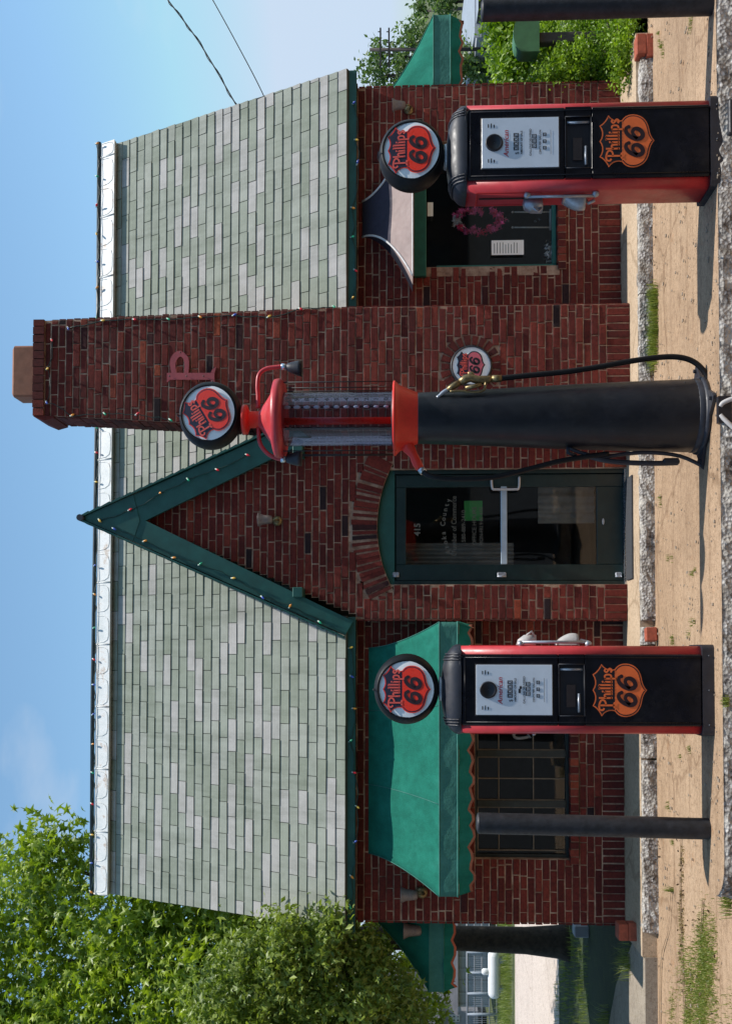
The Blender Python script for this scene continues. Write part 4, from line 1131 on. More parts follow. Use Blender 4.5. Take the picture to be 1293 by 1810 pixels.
    for i in range(9):
        q_ = i/8; zz = -.065+.13*q_; wd = .072*math.sin(math.pi*(.10+.52*q_))
        rings.append([c+V((s_*(.001+wd*max(0, math.sin(math.pi*k/10)))*S, (.052*math.cos(math.pi*k/10))*S, -zz*S)) for k in range(11)])
    mb.loft(rings, closed=False); mb.face([len(mb.v)-11+k for k in range(11)]); mb.face([len(mb.v)-99+k for k in range(11)]) 
    mb.tube([c+V((s_*.01, 0, -.07)), c+V((s_*.03, 0, -.085)), c+V((s_*.02, -.02, -.12))], .010*S, 6)
    mb.build('nozzle_cup', mat_n, th)
    mb = MB(); mb.lathe([(.011*S, 0), (.012*S, .01*S), (.006*S, .018*S)], T(-X-(-s_)*0, 0, zq(948)), V((-s_, 0, 0)), 10, cap=True); mb.build('lock', 'silver', body)
    return th
pn_front = [None]
bl = P(1262, 1220.5, 6.14); ISL = bl.z
gas_pump('left black and red gas pump, in front of the large green awning', bl, 1.0, 1)
br = G(1270, 252, ISL); Sr = (br.y*1850/6.14/br.y)/1850*6.14
gas_pump('right black and red gas pump, in front of the plate glass window', V((G(1267, 246, ISL).x, G(1267, 246, ISL).y, ISL-.03)), 1.0, -1)

# ---- tall glass-cylinder pump in the middle
YV = 6.36
def vz(x): return P(x, 738, YV).z
cv = G(1240, 738, ISL); vx = P(900, 738, YV).x
sV = FPX/YV
vp = thing('visible_gas_pump', 'tall gas pump with glass cylinder, black column and red bowl between the other two', 'gas pump', (vx, YV, ISL))
def VP(prof, name, mat, parent=vp, n=36, smooth=True, cap=False, mats=None):
    mb = MB(); mb.lathe([(w_/sV, vz(x)-ISL) for w_, x in prof], (vx, YV, ISL), V((0, 0, 1)), n, smooth=smooth, cap=cap); return mb.build(name, mat, parent)
xb = 1244
col_ = VP([(1, xb), (64, xb), (63.5, 1225), (60, 1100), (54, 950), (48, 830), (45, 740), (45, 733), (1, 733)], 'column', 'column_black')
mb = MB()   # seam and rivets
for k in range(6):
    z = vz(800+80*k); rr_ = (46+k*3.2)/sV
    a = R(-38); mb.lathe([(.007, 0), (.001, .007)], (vx+rr_*math.cos(a), YV+rr_*math.sin(a), z), V((math.cos(a), math.sin(a), 0)), 8)
    
mb.build('rivet', 'cap_black', col_)
mb = MB(); zb0 = ISL
mb.lathe([(.232, .0), (.236, .012), (.232, .03), (.215, .034)], (vx, YV, ISL), V((0, 0, 1)), 40, cap=True)
mb.lathe([(.221, .03), (.221, .062), (.216, .068), (.205, .07)], (vx, YV, ISL), V((0, 0, 1)), 40)
for ang in (8, 98, 188, 278):
    a = R(ang); d = V((math.cos(a), math.sin(a), 0)); t_ = V((-d.y, d.x, 0)); c = V((vx, YV, ISL))
    mb.prism([c+d*.20-t_*.09+V((0, 0, .004)), c+d*.315-t_*.018+V((0, 0, .004)), c+d*.325+V((0, 0, .004)), c+d*.315+t_*.018+V((0, 0, .004)), c+d*.20+t_*.09+V((0, 0, .004))], V((0, 0, .016)))
    mb.lathe([(.012, .02), (.012, .036), (.002, .038)], c+d*.285, V((0, 0, 1)), 6, smooth=False)
mb.build('base_flange', 'cap_black', vp)
VP([(45, 738), (47, 733), (49, 728), (58, 706), (64, 700), (66, 699), (66, 695), (60, 694), (1, 694)], 'bowl', 'pump_red_bright')
gly = VP([(47.5, 696), (47.5, 499)], 'glass_cylinder', 'tank_glass', n=48)
VP([(50, 700), (50, 693), (47, 692)], 'lower_ring', 'cap_black')
VP([(1, 503), (66, 503), (71, 499), (72, 494), (70, 487), (60, 484), (50, 483), (36, 474), (22, 464), (14, 458), (14, 450)], 'top_cap', 'pump_red')
VP([(15, 460), (15, 442), (19, 440), (26, 437), (27, 431), (26, 429), (1, 429)], 'neck', 'pump_red_bright')
mb = MB()
for a in (18, 27, 153, 162, 200, 340):
    a = R(a); rr_ = 65/sV; mb.tube([(vx+rr_*math.cos(a), YV+rr_*math.sin(a), vz(700)), (vx+rr_*math.cos(a), YV+rr_*math.sin(a), vz(500))], .0035, 5)
mb.build('tie_rod', 'wire', vp)
mb = MB(); mb.tube([(vx-.012, YV, vz(697)), (vx-.012, YV, vz(503))], .022, 12); 
mb.tube([(vx-.05, YV+.03, vz(697)), (vx-.05, YV+.03, vz(503))], .009, 8, 1)
mb.build('inner_pipe', ['shield_red', 'cap_black'], vp)
mb = MB(); gxx = P(600, 718, YV-.10).x; yy = YV-.085
mb.box((gxx-.004, yy+.004, vz(697)), (gxx+.004, yy+.01, vz(503)), 1)
for k in range(11):
    z = P(507+17.5*k, 718, yy).z; hh = .015-.0005*k
    mb.lathe([(hh, 0), (hh*.6, .006), (.001, .007)], (gxx, yy, z), V((0, -1, 0)), 12, mat=0, sx=.75, sy=1.6, cap=True)
    mb.text(str(10-k), .036, V((gxx+.046, yy, z-.012)), V((1, 0, 0)), V((0, 0, 1)), 1, off=.001)
mb.build('gallon_marker', ['face_white', 'ink_black'], vp)
gc = P(373, 735, YV); pump_globe(vp, V((gc.x, YV, gc.z)), 1.0, rot=R(31))
# goose-neck lamps
for pts, s_, nm in (([(456, 722), (456, 700), (455, 682), (458, 662), (470, 652), (488, 649), (498, 648)], 1, 'a'), ([(457, 750), (457, 765), (460, 785), (472, 801), (486, 809), (497, 812)], -1, 'b')):
    mb = MB(); w3 = [P(x, y, YV) for x, y in pts]; mb.tube(smooth_path(w3, 5), .013, 10); arm = mb.build('lamp_arm', 'pump_red', vp)
    e = w3[-1]; mb = MB(); dn = V((-.12*s_, -.0, -1)).normalized() if s_ > 0 else V((.05, 0, -1)).normalized()
    mb.lathe([(.016, -.004), (.020, .0), (.020, .022), (.017, .028)], e, dn, 12, cap=True); mb.build('ferrule', 'chrome', arm)
    mb = MB(); mb.lathe([(.012, .026), (.022, .034), (.034, .06), (.046, .10), (.050, .125), (.044, .118), (.03, .07)], e, dn, 16, mat=0)
    mb.build('shade', 'cap_black' , arm)
# spout and left hose
w3 = [P(x, y, YV-.02) for x, y in ((716, 780), (722, 792), (730, 804), (736, 818), (742, 828))]
mb = MB(); mb.tube(w3, [.05, .040, .027, .030, .026], 14); mb.build('spout', 'pump_red_bright', vp)
e, e2 = w3[-1], P(748, 835, YV-.03)
mb = MB(); mb.tube([e.lerp(e2, -.3), e2], .022, 12); mb.build('hose_ferrule', 'chrome', vp)
hs = [e2]+[P(x, y, YV-.04) for x, y in ((762, 842), (790, 846), (840, 846), (880, 842), (930, 830), (985, 816), (1030, 808), (1075, 802))]
mb = MB(); mb.tube(smooth_path(hs, 5), .0165, 10); mb.build('hose', 'rubber_black', vp)
# lever handle
mb = MB(); Lp = lambda x, y: P(x, y, YV-.03)
mb.tube([Lp(1003, 786), Lp(1003, 800), Lp(1018, 806)], .012, 8)
mb.tube(smooth_path([Lp(1005, 792), Lp(1025, 800), Lp(1060, 808), (Lp(1100, 803)), Lp(1145, 800), Lp(1200, 806), Lp(1245, 826)], 4), [.012]*24+[.018], 8)
mb.tube(smooth_path([Lp(1030, 803), Lp(1060, 812), Lp(1095, 817), Lp(1150, 819), Lp(1195, 818)], 4), .016, 8)
mb.bbox(Lp(1200, 822)-V((0, .02, 0)), Lp(1170, 810)+V((0, .02, 0)), .01)
mb.build('lever', 'cap_black', vp)
# right hose and brass nozzle
YH = YV-.12
hp = [P(x, y, YH) for x, y in ((884, 669), (930, 664), (1000, 657), (1060, 648), (1110, 639), (1160, 632), (1195, 631), (1220, 637), (1238, 650), (1250, 668), (1256, 684))]
mb = MB(); mb.tube(smooth_path(hp, 5), .0165, 12); mb.build('hose', 'rubber_black', vp)
nz = thing('fuel_nozzle', 'brass fuel nozzle hung on the right side of the black pump column', 'nozzle', P(860, 675, YH))
mb = MB(); B = lambda x, y, dy=0: P(x, y, YH+dy)
mb.tube([B(886, 669), B(869, 669.5)], [.021, .021], 12); mb.tube([B(869, 669.5), B(862, 671), B(845, 672), B(832, 668), B(822, 670), B(812, 676)], [.017, .024, .026, .024, .027, .02], 12)
mb.tube([B(812, 676), B(800, 683), B(790, 690)], [.018, .019, .014], 12)
mb.tube([B(843, 672), B(832, 660), B(826, 660)], [.012, .013, .010], 10)
mb.lathe([(.001, -.02), (.018, -.012), (.018, .012), (.001, .02)], B(827, 668), V((1, 0, .3)), 12)
mb.build('valve_body', 'brass', nz)
mb = MB(); mb.tube(smooth_path([B(793, 688), B(784, 693), B(772, 703)], 4), [.013]*6+[.010]*3, 10); mb.build('spout', 'silver', nz)
mb = MB(); mb.tube(smooth_path([B(858, 675, -.02), B(854, 690, -.02), B(835, 693, -.02), B(815, 691, -.02), B(795, 692, -.02)], 4), .0075, 8); mb.tube([B(850, 680, -.03), B(822, 686, -.03)], .012, 8)
mb.build('lever', 'brass', nz)

# ------------------------------------------------------------------ ground
drv = lambda Y: .045 if Y < 5.95 else (.045-(Y-5.95)*.155 if Y < 6.7 else -.071-(Y-6.7)*.0226)
YCB = G(1128, 450, 0).y
mb = MB(); mb.poly([(-400, -300, -.30), (400, -300, -.30), (400, 900, -.30), (-400, 900, -.30)]); struct(mb.build('ground', 'soil'))
mb = MB(); xs = [-40]+[-6+.25*i for i in range(57)]+[40]; ys = [5.5]+[5.7+.2*i for i in range(16)]+[YCB+.12]
rings = []
for y in ys:
    rings.append([(x, y, drv(y)+(.012*mnoise.noise(V((x*.8, y*.8, 0))) if abs(x) < 9 and y > 3 else 0)) for x in xs])
mb.loft(rings, closed=False); struct(mb.build('driveway', 'drive'))
mb = MB(); mb.poly([(-60, -30, .02), (60, -30, .02), (60, 5.6, .02), (-60, 5.6, .02)]); struct(mb.build('street', 'asphalt'))
mb = MB(); xl = px(1640, YW)
mb.box((XWL-.10, YCB+.06, -.2), (XWR+.05, YBK, -.0005)); struct(mb.build('pavement', 'slab'))
# rough kerb of exposed aggregate in lengths, chipped
def rough_block(mb, x0, x1, y0, y1, z0, z1, r, amp=.010, step=.05, mat=0):
    nx = max(2, int((x1-x0)/step)); prof = []
    for k in range(5): prof.append((y0, z0+(z1-z0)*k/4))
    for k in range(1, 4): prof.append((y0+(y1-y0)*k/3, z1))
    prof[4] = (y0+.012, z1-.006)
    rings = []
    for i in range(nx+1):
        x = x0+(x1-x0)*i/nx; e = (1 if 0 < i < nx else .4)
        chip = max(0, r.random()-.75)*.05
        ring = []
        for k, (y, z) in enumerate(prof):
            c_ = chip if k in (3, 4) else 0
            ring.append((x+r.uniform(-amp, amp)*e, y+r.uniform(-amp, amp)*.8+c_, z+(r.uniform(-amp, amp)*.6 if k < 6 else r.uniform(-.002, .002))-c_))
        rings.append(ring)
    b = len(mb.v); mb.loft(rings, closed=False, smooth=False, mat=mat); n = len(prof)
    for bb in (b, b+nx*n): mb.poly([mb.v[bb+k] for k in range(n)]+[(mb.v[bb+n-1][0], y1, z0)], mat)
rk = random.Random(77)
mb = MB(); cuts = [(1640, 1340), (1338, 1142), (1140, 1108), (1098, 700), (698, 520), (518, 345), (343, 178)]
for yl, yr in cuts:
    xa, xb_ = G(1128, yl).x, G(1128, yr).x
    rough_block(mb, xa+.004, xb_-.004, YCB, YCB+.14, -.17, -.002, rk)
struct(mb.build('kerb', ['aggregate']))
mb = MB(); rough_block(mb, G(1135, 176, 0).x, G(1135, 76, 0).x, YCB-.05, YCB+.3, -.22, -.02, rk, .016)
tag(mb.build('concrete_block', ['aggregate']), 'broken grey concrete kerb block below the hedge, right of the right pump', 'concrete block')
# pump island
x0i, x1i = G(1262, 1584, ISL).x, 4.6; yi0, yi1 = G(1273, 900, ISL).y, 6.43
mb = MB(); n = 14; out = [(x1i, yi0), (x1i, yi1)]
rc = (yi1-yi0)/2
left = [(x0i+rc-rc*math.sin(R(a)), (yi0+yi1)/2+rc*math.cos(R(a))) for a in range(0, 181, 15)]
topp = [V((x, y, ISL)) for x, y in out]+[V((x, y, ISL)) for x, y in left]
b = len(mb.v); mb.poly(topp, 0)
isl_top = mb
struct(mb.build('pump_island', ['drive']))
mb = MB(); segs = []
def isl_face(pts):
    rings = []
    acc_ = []
    P2 = []
    for i in range(len(pts)-1):
        a, b_ = V(pts[i]), V(pts[i+1]); k = max(1, int((b_-a).length/.04))
        for j in range(k): P2.append(a.lerp(b_, j/k))
    P2.append(V(pts[-1]))
    for lv, (dz, o_) in enumerate(((.0008, .004), (-.02, -.006), (-.06, -.01), (-.10, -.012), (-.16, -.012))):
        ring = []
        for i, p in enumerate(P2):
            q = P2[min(i+1, len(P2)-1)]-P2[max(i-1, 0)]; nn = V((-q.y, q.x, 0)).normalized()
            am = .009 if lv else .003
            ring.append((p.x-nn.x*(o_+rk.uniform(-am, am)), p.y-nn.y*(o_+rk.uniform(-am, am)), ISL+dz+rk.uniform(-am, am)*.6*(1 if lv else 0)))
        rings.append(ring)
    mb.loft(rings, closed=False, smooth=False)
isl_face([(x, y, 0) for x, y in reversed(left+[])][:] if False else [(x, y, 0) for x, y in ([(x1i, yi1)]+left+[(x1i, yi0)])][::-1])
struct(mb.build('island_kerb', ['aggregate']))
# joints and soil lines in the drive
mb = MB()
def crack(pts, w_):
    r = rk; P3 = smooth_path(pts, 8)
    for i in range(len(P3)-1):
        a, b_ = P3[i], P3[i+1]; d = (b_-a); nn = V((-d.y, d.x, 0)).normalized(); w0 = w_*r.uniform(.5, 1.3)
        zz = lambda p: V((p.x, p.y, drv(p.y)+.0145))
        mb.poly([zz(a-nn*w0), zz(b_-nn*w0), zz(b_+nn*w0), zz(a+nn*w0)])
def gd(x, y):
    Z = 0
    for _ in range(5): p = G(x, y, Z); Z = drv(p.y)
    return V((p.x, p.y, Z))
def gdz(x, y, off=.0):
    p = gd(x, y); return V((p.x, p.y, p.z+off))
crack([gd(1206, 1480), gd(1204, 1560), gd(1206, 1640), gd(1210, 1750), gd(1214, 1830)], .012)
crack([gd(1188, 1570), gd(1184, 1640), gd(1170, 1700), gd(1168, 1830)], .007)
crack([gd(1244, 1590), gd(1242, 1640), gd(1240, 1660)], .012)
crack([gd(1175, 1090), gd(1178, 1110), gd(1180, 1160)], .004)
struct(mb.build('joint_soil', 'dirt'))
# lawns, far road
mb = MB(); mb.poly([(XWL-.11, YCB+.1, -.03), (XWL-.11, 14.2, -.03), (-40, 14.2, -.03), (-40, YCB+.1, -.03)][::-1]); struct(mb.build('lawn', 'lawn'))
mb = MB(); mb.poly([(-60, 14.2, -.026), (2.2, 14.2, -.026), (2.2, 20.3, -.026), (-60, 20.3, -.026)]); struct(mb.build('side_road', 'road'))
pa, pb_, pc, pd = G(1128, 1700, -.02), G(1086, 1680, -.02), G(1075, 1840, -.02), G(1128, 1840, -.02)
mb = MB(); mb.poly([V((XWL-.11, YCB+.05, -.02)), V((XWL-.11, YCB+.55, -.02)), G(1088, 1740, -.02), G(1066, 1860, -.02), V((-9, YCB+.05, -.02))]); mb.box((-9, YCB+.045, -.25), (XWL-.101, YCB+.06, -.021)); struct(mb.build('path', 'path'))
mb = MB(); mb.poly([(XWR+.02, YCB+.2, -.03), (30, YCB+.2, -.03), (30, 30, -.03), (XWR+.02, 30, -.03)]); struct(mb.build('garden_soil', 'lawn'))

# ------------------------------------------------------------------ posts
def post(label, x_top, y_mid, wpx, base_x, lean=0):
    b = G(base_x, y_mid, ISL); sc_ = FPX/b.y; zt = P(x_top, y_mid, b.y).z; r_ = wpx/2/sc_
    th = thing('steel_post', label, 'post', b, 'black steel posts guarding the island')
    top = V((b.x+lean, b.y, zt)); mb = MB()
    path = [b.lerp(top, k/10)+V((rk.uniform(-.001, .001), 0, 0)) for k in range(11)]
    mb.tube(path, r_, 28, cap=False); mb.build('pipe', 'post_black', th)
    mb = MB(); mb.lathe([(r_*1.0, -.004), (r_*.98, .004), (r_*.6, .012), (.001, .014)], top, V((0, 0, 1)), 28); mb.build('cap', 'post_black', th)
post('black steel guard post standing left of the left gas pump on the island', 845, 1465, 37, 1251, .022)
post('black steel guard post at the far right end of the island beside the hedge', 853, 8, 37, 1257)

# ------------------------------------------------------------------ foliage
def leaf_star(mb, c, s, r, tint):
    a = V((r.gauss(0, 1), r.gauss(0, 1), r.gauss(0, 1))).normalized()
    nrm_ = (a+V((0, -.25, .75))).normalized(); u = nrm_.orthogonal().normalized(); v = nrm_.cross(u)
    rot = r.random()*6.28; u, v = u*math.cos(rot)+v*math.sin(rot), v*math.cos(rot)-u*math.sin(rot)
    b = len(mb.v); mb.v.append(tuple(c+nrm_*s*.12))
    for k in range(10):
        th = 2*math.pi*k/10-math.pi/2; rr_ = s*(1 if k % 2 == 0 else .36)*(1.0 if k else .5)
        p = c+u*math.cos(th)*rr_+v*math.sin(th)*rr_-nrm_*(s*.18 if k % 2 == 0 else 0); mb.v.append(tuple(p))
    for k in range(10): mb.face((b, b+1+k, b+1+(k+1) % 10), 0, tint)
def leaf_quad(mb, c, s, r, tint, asp=.5):
    a = V((r.gauss(0, 1), r.gauss(0, 1), r.gauss(0, 1))).normalized()
    nrm_ = (a+V((0, -.2, .6))).normalized(); u = nrm_.orthogonal().normalized(); v = nrm_.cross(u)
    rot = r.random()*6.28; u, v = u*math.cos(rot)+v*math.sin(rot), v*math.cos(rot)-u*math.sin(rot)
    b = len(mb.v); mb.v += [tuple(c-u*s), tuple(c-u*s*.1+v*s*asp+nrm_*s*.1), tuple(c+u*s), tuple(c-u*s*.1-v*s*asp+nrm_*s*.1)]
    mb.face((b, b+3, b+2, b+1), 0, tint)
def crown(blobs, n, size, fn, seed, shell=.55, spread=2.1):
    r = random.Random(seed); mb = MB(); tw = sum(b[1][0]*b[1][2] for b in blobs)
    for c, rad in blobs:
        k = int(n*rad[0]*rad[2]/tw); sub = []
        for _ in range(max(4, k//46)):      # twigs carry clusters of leaves
            d = V((r.gauss(0, 1), r.gauss(0, 1), r.gauss(0, 1))).normalized(); q = (shell+(1-shell)*r.random())*(1+.22*mnoise.noise(d*2.1+c))
            sub.append((c+V((d.x*rad[0], d.y*rad[1], d.z*rad[2]))*q, r.random()))
        for i in range(k):
            sc_, tb = sub[i % len(sub)]
            sp = size*spread
            p = sc_+V((r.gauss(0, 1)*sp, r.gauss(0, 1)*sp, r.gauss(0, .8)*sp))
            fn(mb, p, size*r.uniform(.65, 1.2), r, min(1, max(0, .55*tb+.5*r.random())))
    return mb
def blob(x, y, Y, rx_, ry=None, rz=None):
    s_ = FPX/Y; return (P(x, y, Y), (rx_/s_, (ry or rx_)/s_, (rz or rx_)/s_))
# big sweetgum at the left, behind the station's end
YT = 13.4
tb = G(985, 1668, -.03); tbx = P(900, 1662, YT)
tree = thing('sweetgum_tree', 'large tree with star-shaped bright green leaves rising behind the left end of the station', 'tree', (tbx.x, YT, -.03))
mb = MB(); r_ = 21/(FPX/YT)
mb.tube([(tbx.x-.02, YT, -.1), (tbx.x-.01, YT, .1), (tbx.x, YT, .5), (tbx.x+.02, YT, 1.5), (tbx.x, YT, 2.6), (tbx.x-.3, YT, 4)], [r_*1.7, r_*1.35, r_*1.1, r_, r_*.95, r_*.7], 14)
bl_pts = [(60, 1515, 12.6, 55), (90, 1490, 12.4, 42), (40, 1620, 12.8, 95), (120, 1560, 12.3, 80), (190, 1610, 12.0, 75), (260, 1650, 11.9, 70), (110, 1700, 12.6, 110), (230, 1740, 12.4, 110),
          (330, 1690, 12.1, 85), (0, 1760, 13, 110), (370, 1760, 12.3, 90), (180, 1840, 12.6, 130), (20, 1860, 12.8, 120), (340, 1860, 12.6, 120), (300, 1640, 12.6, 50), (480, 1700, 13.4, 110), (560, 1780, 13.2, 120), (640, 1700, 13.6, 80), (700, 1800, 13.4, 90), (480, 1860, 13.6, 130), (640, 1900, 13, 110), (560, 1650, 13.8, 60), (-90, 1620, 13, 110), (-100, 1800, 13, 140), (200, 1990, 13, 150), (440, 2010, 13, 150)]
blobs = [blob(x, y, Y, q) for x, y, Y, q in bl_pts]
blobs += [(V((-2.2, 12.9, 4.2)), (1.0, .9, .8)), (V((-1.2, 12.8, 4.4)), (.9, .8, .6)), (V((-2.9, 13.2, 3.6)), (.9, .9, .7)), (V((-3.6, 12.0, 4.4)), (.9, .8, .7)), (V((-3.6, 10.8, 3.7)), (1.1, 1.0, .6)), (V((-4.8, 11.5, 3.6)), (1.3, 1.2, .8)), (V((-5.2, 9.8, 4.2)), (1.2, 1.0, .8)), (V((-5.4, 7.8, 4.6)), (1.3, 1.4, .7)), (V((-7.0, 9.6, 4.8)), (1.5, 1.5, .8)), (V((-5.6, 6.0, 5.0)), (1.3, 1.2, .7)), (V((-7.4, 7.2, 5.0)), (1.5, 1.4, .8)), (V((-4.7, 9.2, 3.9)), (.8, .8, .5))]
for c, rad in blobs[::2]:
    s0 = V((tbx.x-.05, YT, 2.0+rk.random()*1.5)); mid = s0.lerp(c, .5)+V((0, 0, .25))
    mb.tube([s0, mid, c], [.07, .045, .015], 6)
mb.build('trunk', 'bark', tree)
crown(blobs, 50000, .078, leaf_star, 5, .5, 2.3).build('crown', 'leaf_gum', tree)
# smaller greyer tree in front of it
t2 = P(900, 1775, 10.4); tree2 = thing('oak_sapling', 'shorter dull green tree with small leaves overlapping the lower left corner of the roof', 'tree', (t2.x-.5, 10.9, -.03))
bp = [(400, 1740, 9.6, 60), (460, 1690, 9.4, 60), (500, 1640, 9.3, 42), (560, 1660, 9.3, 52), (590, 1628, 9.25, 24), (470, 1780, 9.6, 75), (540, 1730, 9.5, 75), (380, 1800, 9.8, 60), (600, 1700, 9.6, 50), (590, 1790, 9.6, 70), (500, 1850, 9.8, 90), (410, 1870, 9.8, 80), (640, 1780, 9.9, 55), (430, 1655, 9.4, 22), (610, 1860, 9.8, 70), (645, 1665, 9.7, 26), (665, 1705, 9.6, 32), (690, 1740, 9.6, 34), (660, 1760, 9.4, 40), (640, 1700, 9.5, 34), (720, 1800, 9.6, 34), (655, 1690, 10.6, 42), (690, 1770, 10.5, 50), (660, 1830, 10.2, 70), (730, 1840, 10.6, 60)]
b2 = [blob(x, y, Y, q) for x, y, Y, q in bp]
mb = MB(); mb.tube([(t2.x-.5, 10.9, -.1), (t2.x-.48, 10.85, 1.0), (t2.x-.4, 10.6, 2.4), (t2.x-.2, 10.2, 3.4)], [.09, .07, .05, .03], 10)
for c, rad in b2[::2]: mb.tube([V((t2.x-.42, 10.6, 2.2)), V((t2.x-.4, 10.5, 2.4)).lerp(c, .5), c], [.03, .02, .008], 5)
mb.build('trunk', 'bark', tree2)
crown(b2, 19000, .040, lambda mb_, p, s_, r, t_: leaf_star(mb_, p, s_, r, t_) if r.random() < .5 else leaf_quad(mb_, p, s_, r, t_), 9, .45).build('crown', 'leaf_oak', tree2)
# right: hedge and background trees
def bush(name, label, cat, bps, n, size, mat, seed, group=None, trunk=True, fn=leaf_quad, th=.03):
    bb = [blob(*q) for q in bps]; c0 = bb[0][0]
    t_ = thing(name, label, cat, (c0.x, c0.y, -.03), group)
    crown(bb, n, size, fn, seed, .4).build('foliage' if cat != 'tree' else 'crown', mat, t_)
    mb = MB()
    for c, rad in bb: mb.tube([V((c0.x+rk.uniform(-.1, .1), c0.y, -.05)), V((c.x, c.y, max(.1, c.z-rad[2]*.4)))], [th, th*.4], 6)
    mb.build('stem' if cat != 'tree' else 'trunk', 'bark', t_)
bush('hedge_bush', 'dense bright green bush beside the right end wall, below the green mailbox', 'bush', [(985, 135, 9.8, 50), (965, 125, 10.0, 30), (1040, 120, 9.8, 62), (1090, 125, 9.9, 55), (1095, 160, 9.8, 45), (1100, 90, 9.7, 50), (1095, 40, 9.7, 50), (1095, -10, 9.7, 50), (1025, 60, 10.3, 50), (1080, 60, 10.2, 60), (1000, -20, 10.5, 70), (1080, -20, 10.3, 60), (955, 160, 10, 28), (1100, 128, 9.2, 26), (1104, 90, 9.15, 30), (1106, 50, 9.15, 32), (1106, 0, 9.2, 36)], 36000, .020, 'leaf_hedge', 3)
bush('hedge_bush', 'light green leafy bush right behind the mailbox, close to the far awning', 'bush', [(905, 150, 11.6, 40), (900, 110, 11.8, 38), (925, 70, 12, 45), (880, 60, 12, 30), (960, 90, 11.6, 40), (930, 10, 12, 50)], 9000, .036, 'leaf_hedge', 4)
bush('garden_tree', 'pale green tree in the distance between the right awning and the station wall', 'tree', [(800, 130, 19, 60), (850, 140, 19, 40), (860, 100, 19, 45), (740, 115, 20, 55), (690, 120, 20, 45), (670, 95, 20, 26), (655, 135, 20, 22), (720, 75, 20, 30), (745, 55, 20, 18), (860, 50, 20, 40)], 5200, .055, 'leaf_far', 5, th=.06)
bush('garden_tree', 'small dark green tree at the top right edge beyond the awning', 'tree', [(790, 4, 22, 24), (805, -40, 22, 40), (765, -20, 24, 20), (745, 20, 26, 16), (745, -30, 26, 24)], 3000, .06, 'leaf_far', 6, th=.06)
# weeds
def tuft(mb, c, n, h, sp, r, lean=.5):
    for _ in range(n):
        b = c+V((r.gauss(0, sp), r.gauss(0, sp*.6), 0)); hh = h*r.uniform(.4, 1.1); a = r.random()*6.28; d = V((math.cos(a), math.sin(a), 0)); l = lean*hh*r.uniform(.2, 1); w_ = V((-d.y, d.x, 0))*r.uniform(.0015, .0035)
        t1 = b+d*l*.35+V((0, 0, hh*.6)); t2 = b+d*l+V((0, 0, hh)); tt = r.random(); i = len(mb.v)
        mb.v += [tuple(q) for q in (b-w_, b+w_, t1+w_*.8, t1-w_*.8, t2)]; mb.face((i, i+1, i+2, i+3), 0, tt); mb.face((i+3, i+2, i+4), 0, tt)
rg = random.Random(50)
def patch(label, name, pts, n, h, sp, mat='grass_blade', kind='stuff', cat='weeds', per=26):
    mb = MB()
    for _ in range(n):
        x, y = rg.choice(pts); p = gdz(x+rg.uniform(-4, 4), y+rg.uniform(-14, 14))
        tuft(mb, p, per, h, sp, rg)
    o = mb.build(name, mat); tag(o, label, cat, kind=kind); return o
patch('green weeds growing at the foot of the kerb below the round sign', 'weeds', [(1158, y) for y in range(515, 645, 10)], 60, .08, .035)
patch('green weeds growing along the kerb behind the left guard post', 'weeds', [(1152, y) for y in range(1310, 1500, 8)], 95, .045, .035)
patch('sparse weeds along the kerb at the left end of the station', 'weeds', [(1150, y) for y in range(1500, 1645, 9)], 50, .045, .03)
patch('thick grass patch growing over the drive at the lower left corner', 'grass', [(1242+rg.gauss(0, 17), y+rg.uniform(-8, 8)) for y in range(1680, 1830, 3)]+[(1245+rg.uniform(-16, 20), y) for y in range(1640, 1700, 6)], 420, .034, .085, cat='grass', per=16)
patch('dry brown grass in the crack of the drive beyond the left post', 'dry_grass', [(1206, y) for y in range(1500, 1700, 8)], 34, .030, .02, 'grass_dry', cat='grass', per=14)
patch('scattered small weeds in front of the door and between the pumps', 'weeds', [(1170, 1088), (1224, 1098), (1222, 1125), (1190, 1140), (1218, 1335), (1200, 1335), (1205, 1350), (1170, 1115), (1185, 1430), (1192, 1478), (1165, 60), (1172, 90), (1225, 40), (1180, 700), (1210, 560), (1225, 1000), (1185, 980), (1170, 880)], 34, .035, .015, per=12)
def tuft_thing(label, c, n, h, sp, mat='grass_blade', name='grass_tuft'):
    mb = MB(); tuft(mb, c, n, h, sp, rg, .7); tag(mb.build(name, mat), label, 'grass', 'single tufts of grass round the station')
tuft_thing('tall spiky grass tuft beside the stacked bricks at the left end of the kerb', gdz(1140, 1712, -.0)+V((0, .15, .05)), 150, .22, .07)
tuft_thing('low green tuft at the left end of the kerb just below the stacked bricks', gdz(1146, 1650), 160, .09, .05)
tuft_thing('thin weed sticking up from the drive left of the left guard post', gdz(1190, 1574), 22, .10, .01)
tuft_thing('small green tuft growing from the island kerb below the left pump', G(1285, 1240, ISL-.03)-V((0, .02, 0)), 60, .05, .018)
tuft_thing('dark green tuft at the rounded left end of the island', G(1292, 1600, .04), 80, .09, .03)
tuft_thing('fern-like tuft on the shaded ground at the far left edge', G(1075, 1812, -.03), 120, .18, .08)
# lawn blades in the strip before the road and by the fence
mb = MB()
for _ in range(700):
    p = G(rg.uniform(888, 906), rg.uniform(1600, 1830), -.03); tuft(mb, p, 7, .22, .15, rg)
for _ in range(110):
    p = G(rg.uniform(984, 1040), rg.uniform(1640, 1820), -.03); tuft(mb, p, 10, .08, .08, rg)
tag(mb.build('lawn_grass', 'grass_blade'), 'lawn grass round the tree and along the far side of the road', 'grass', kind='stuff')
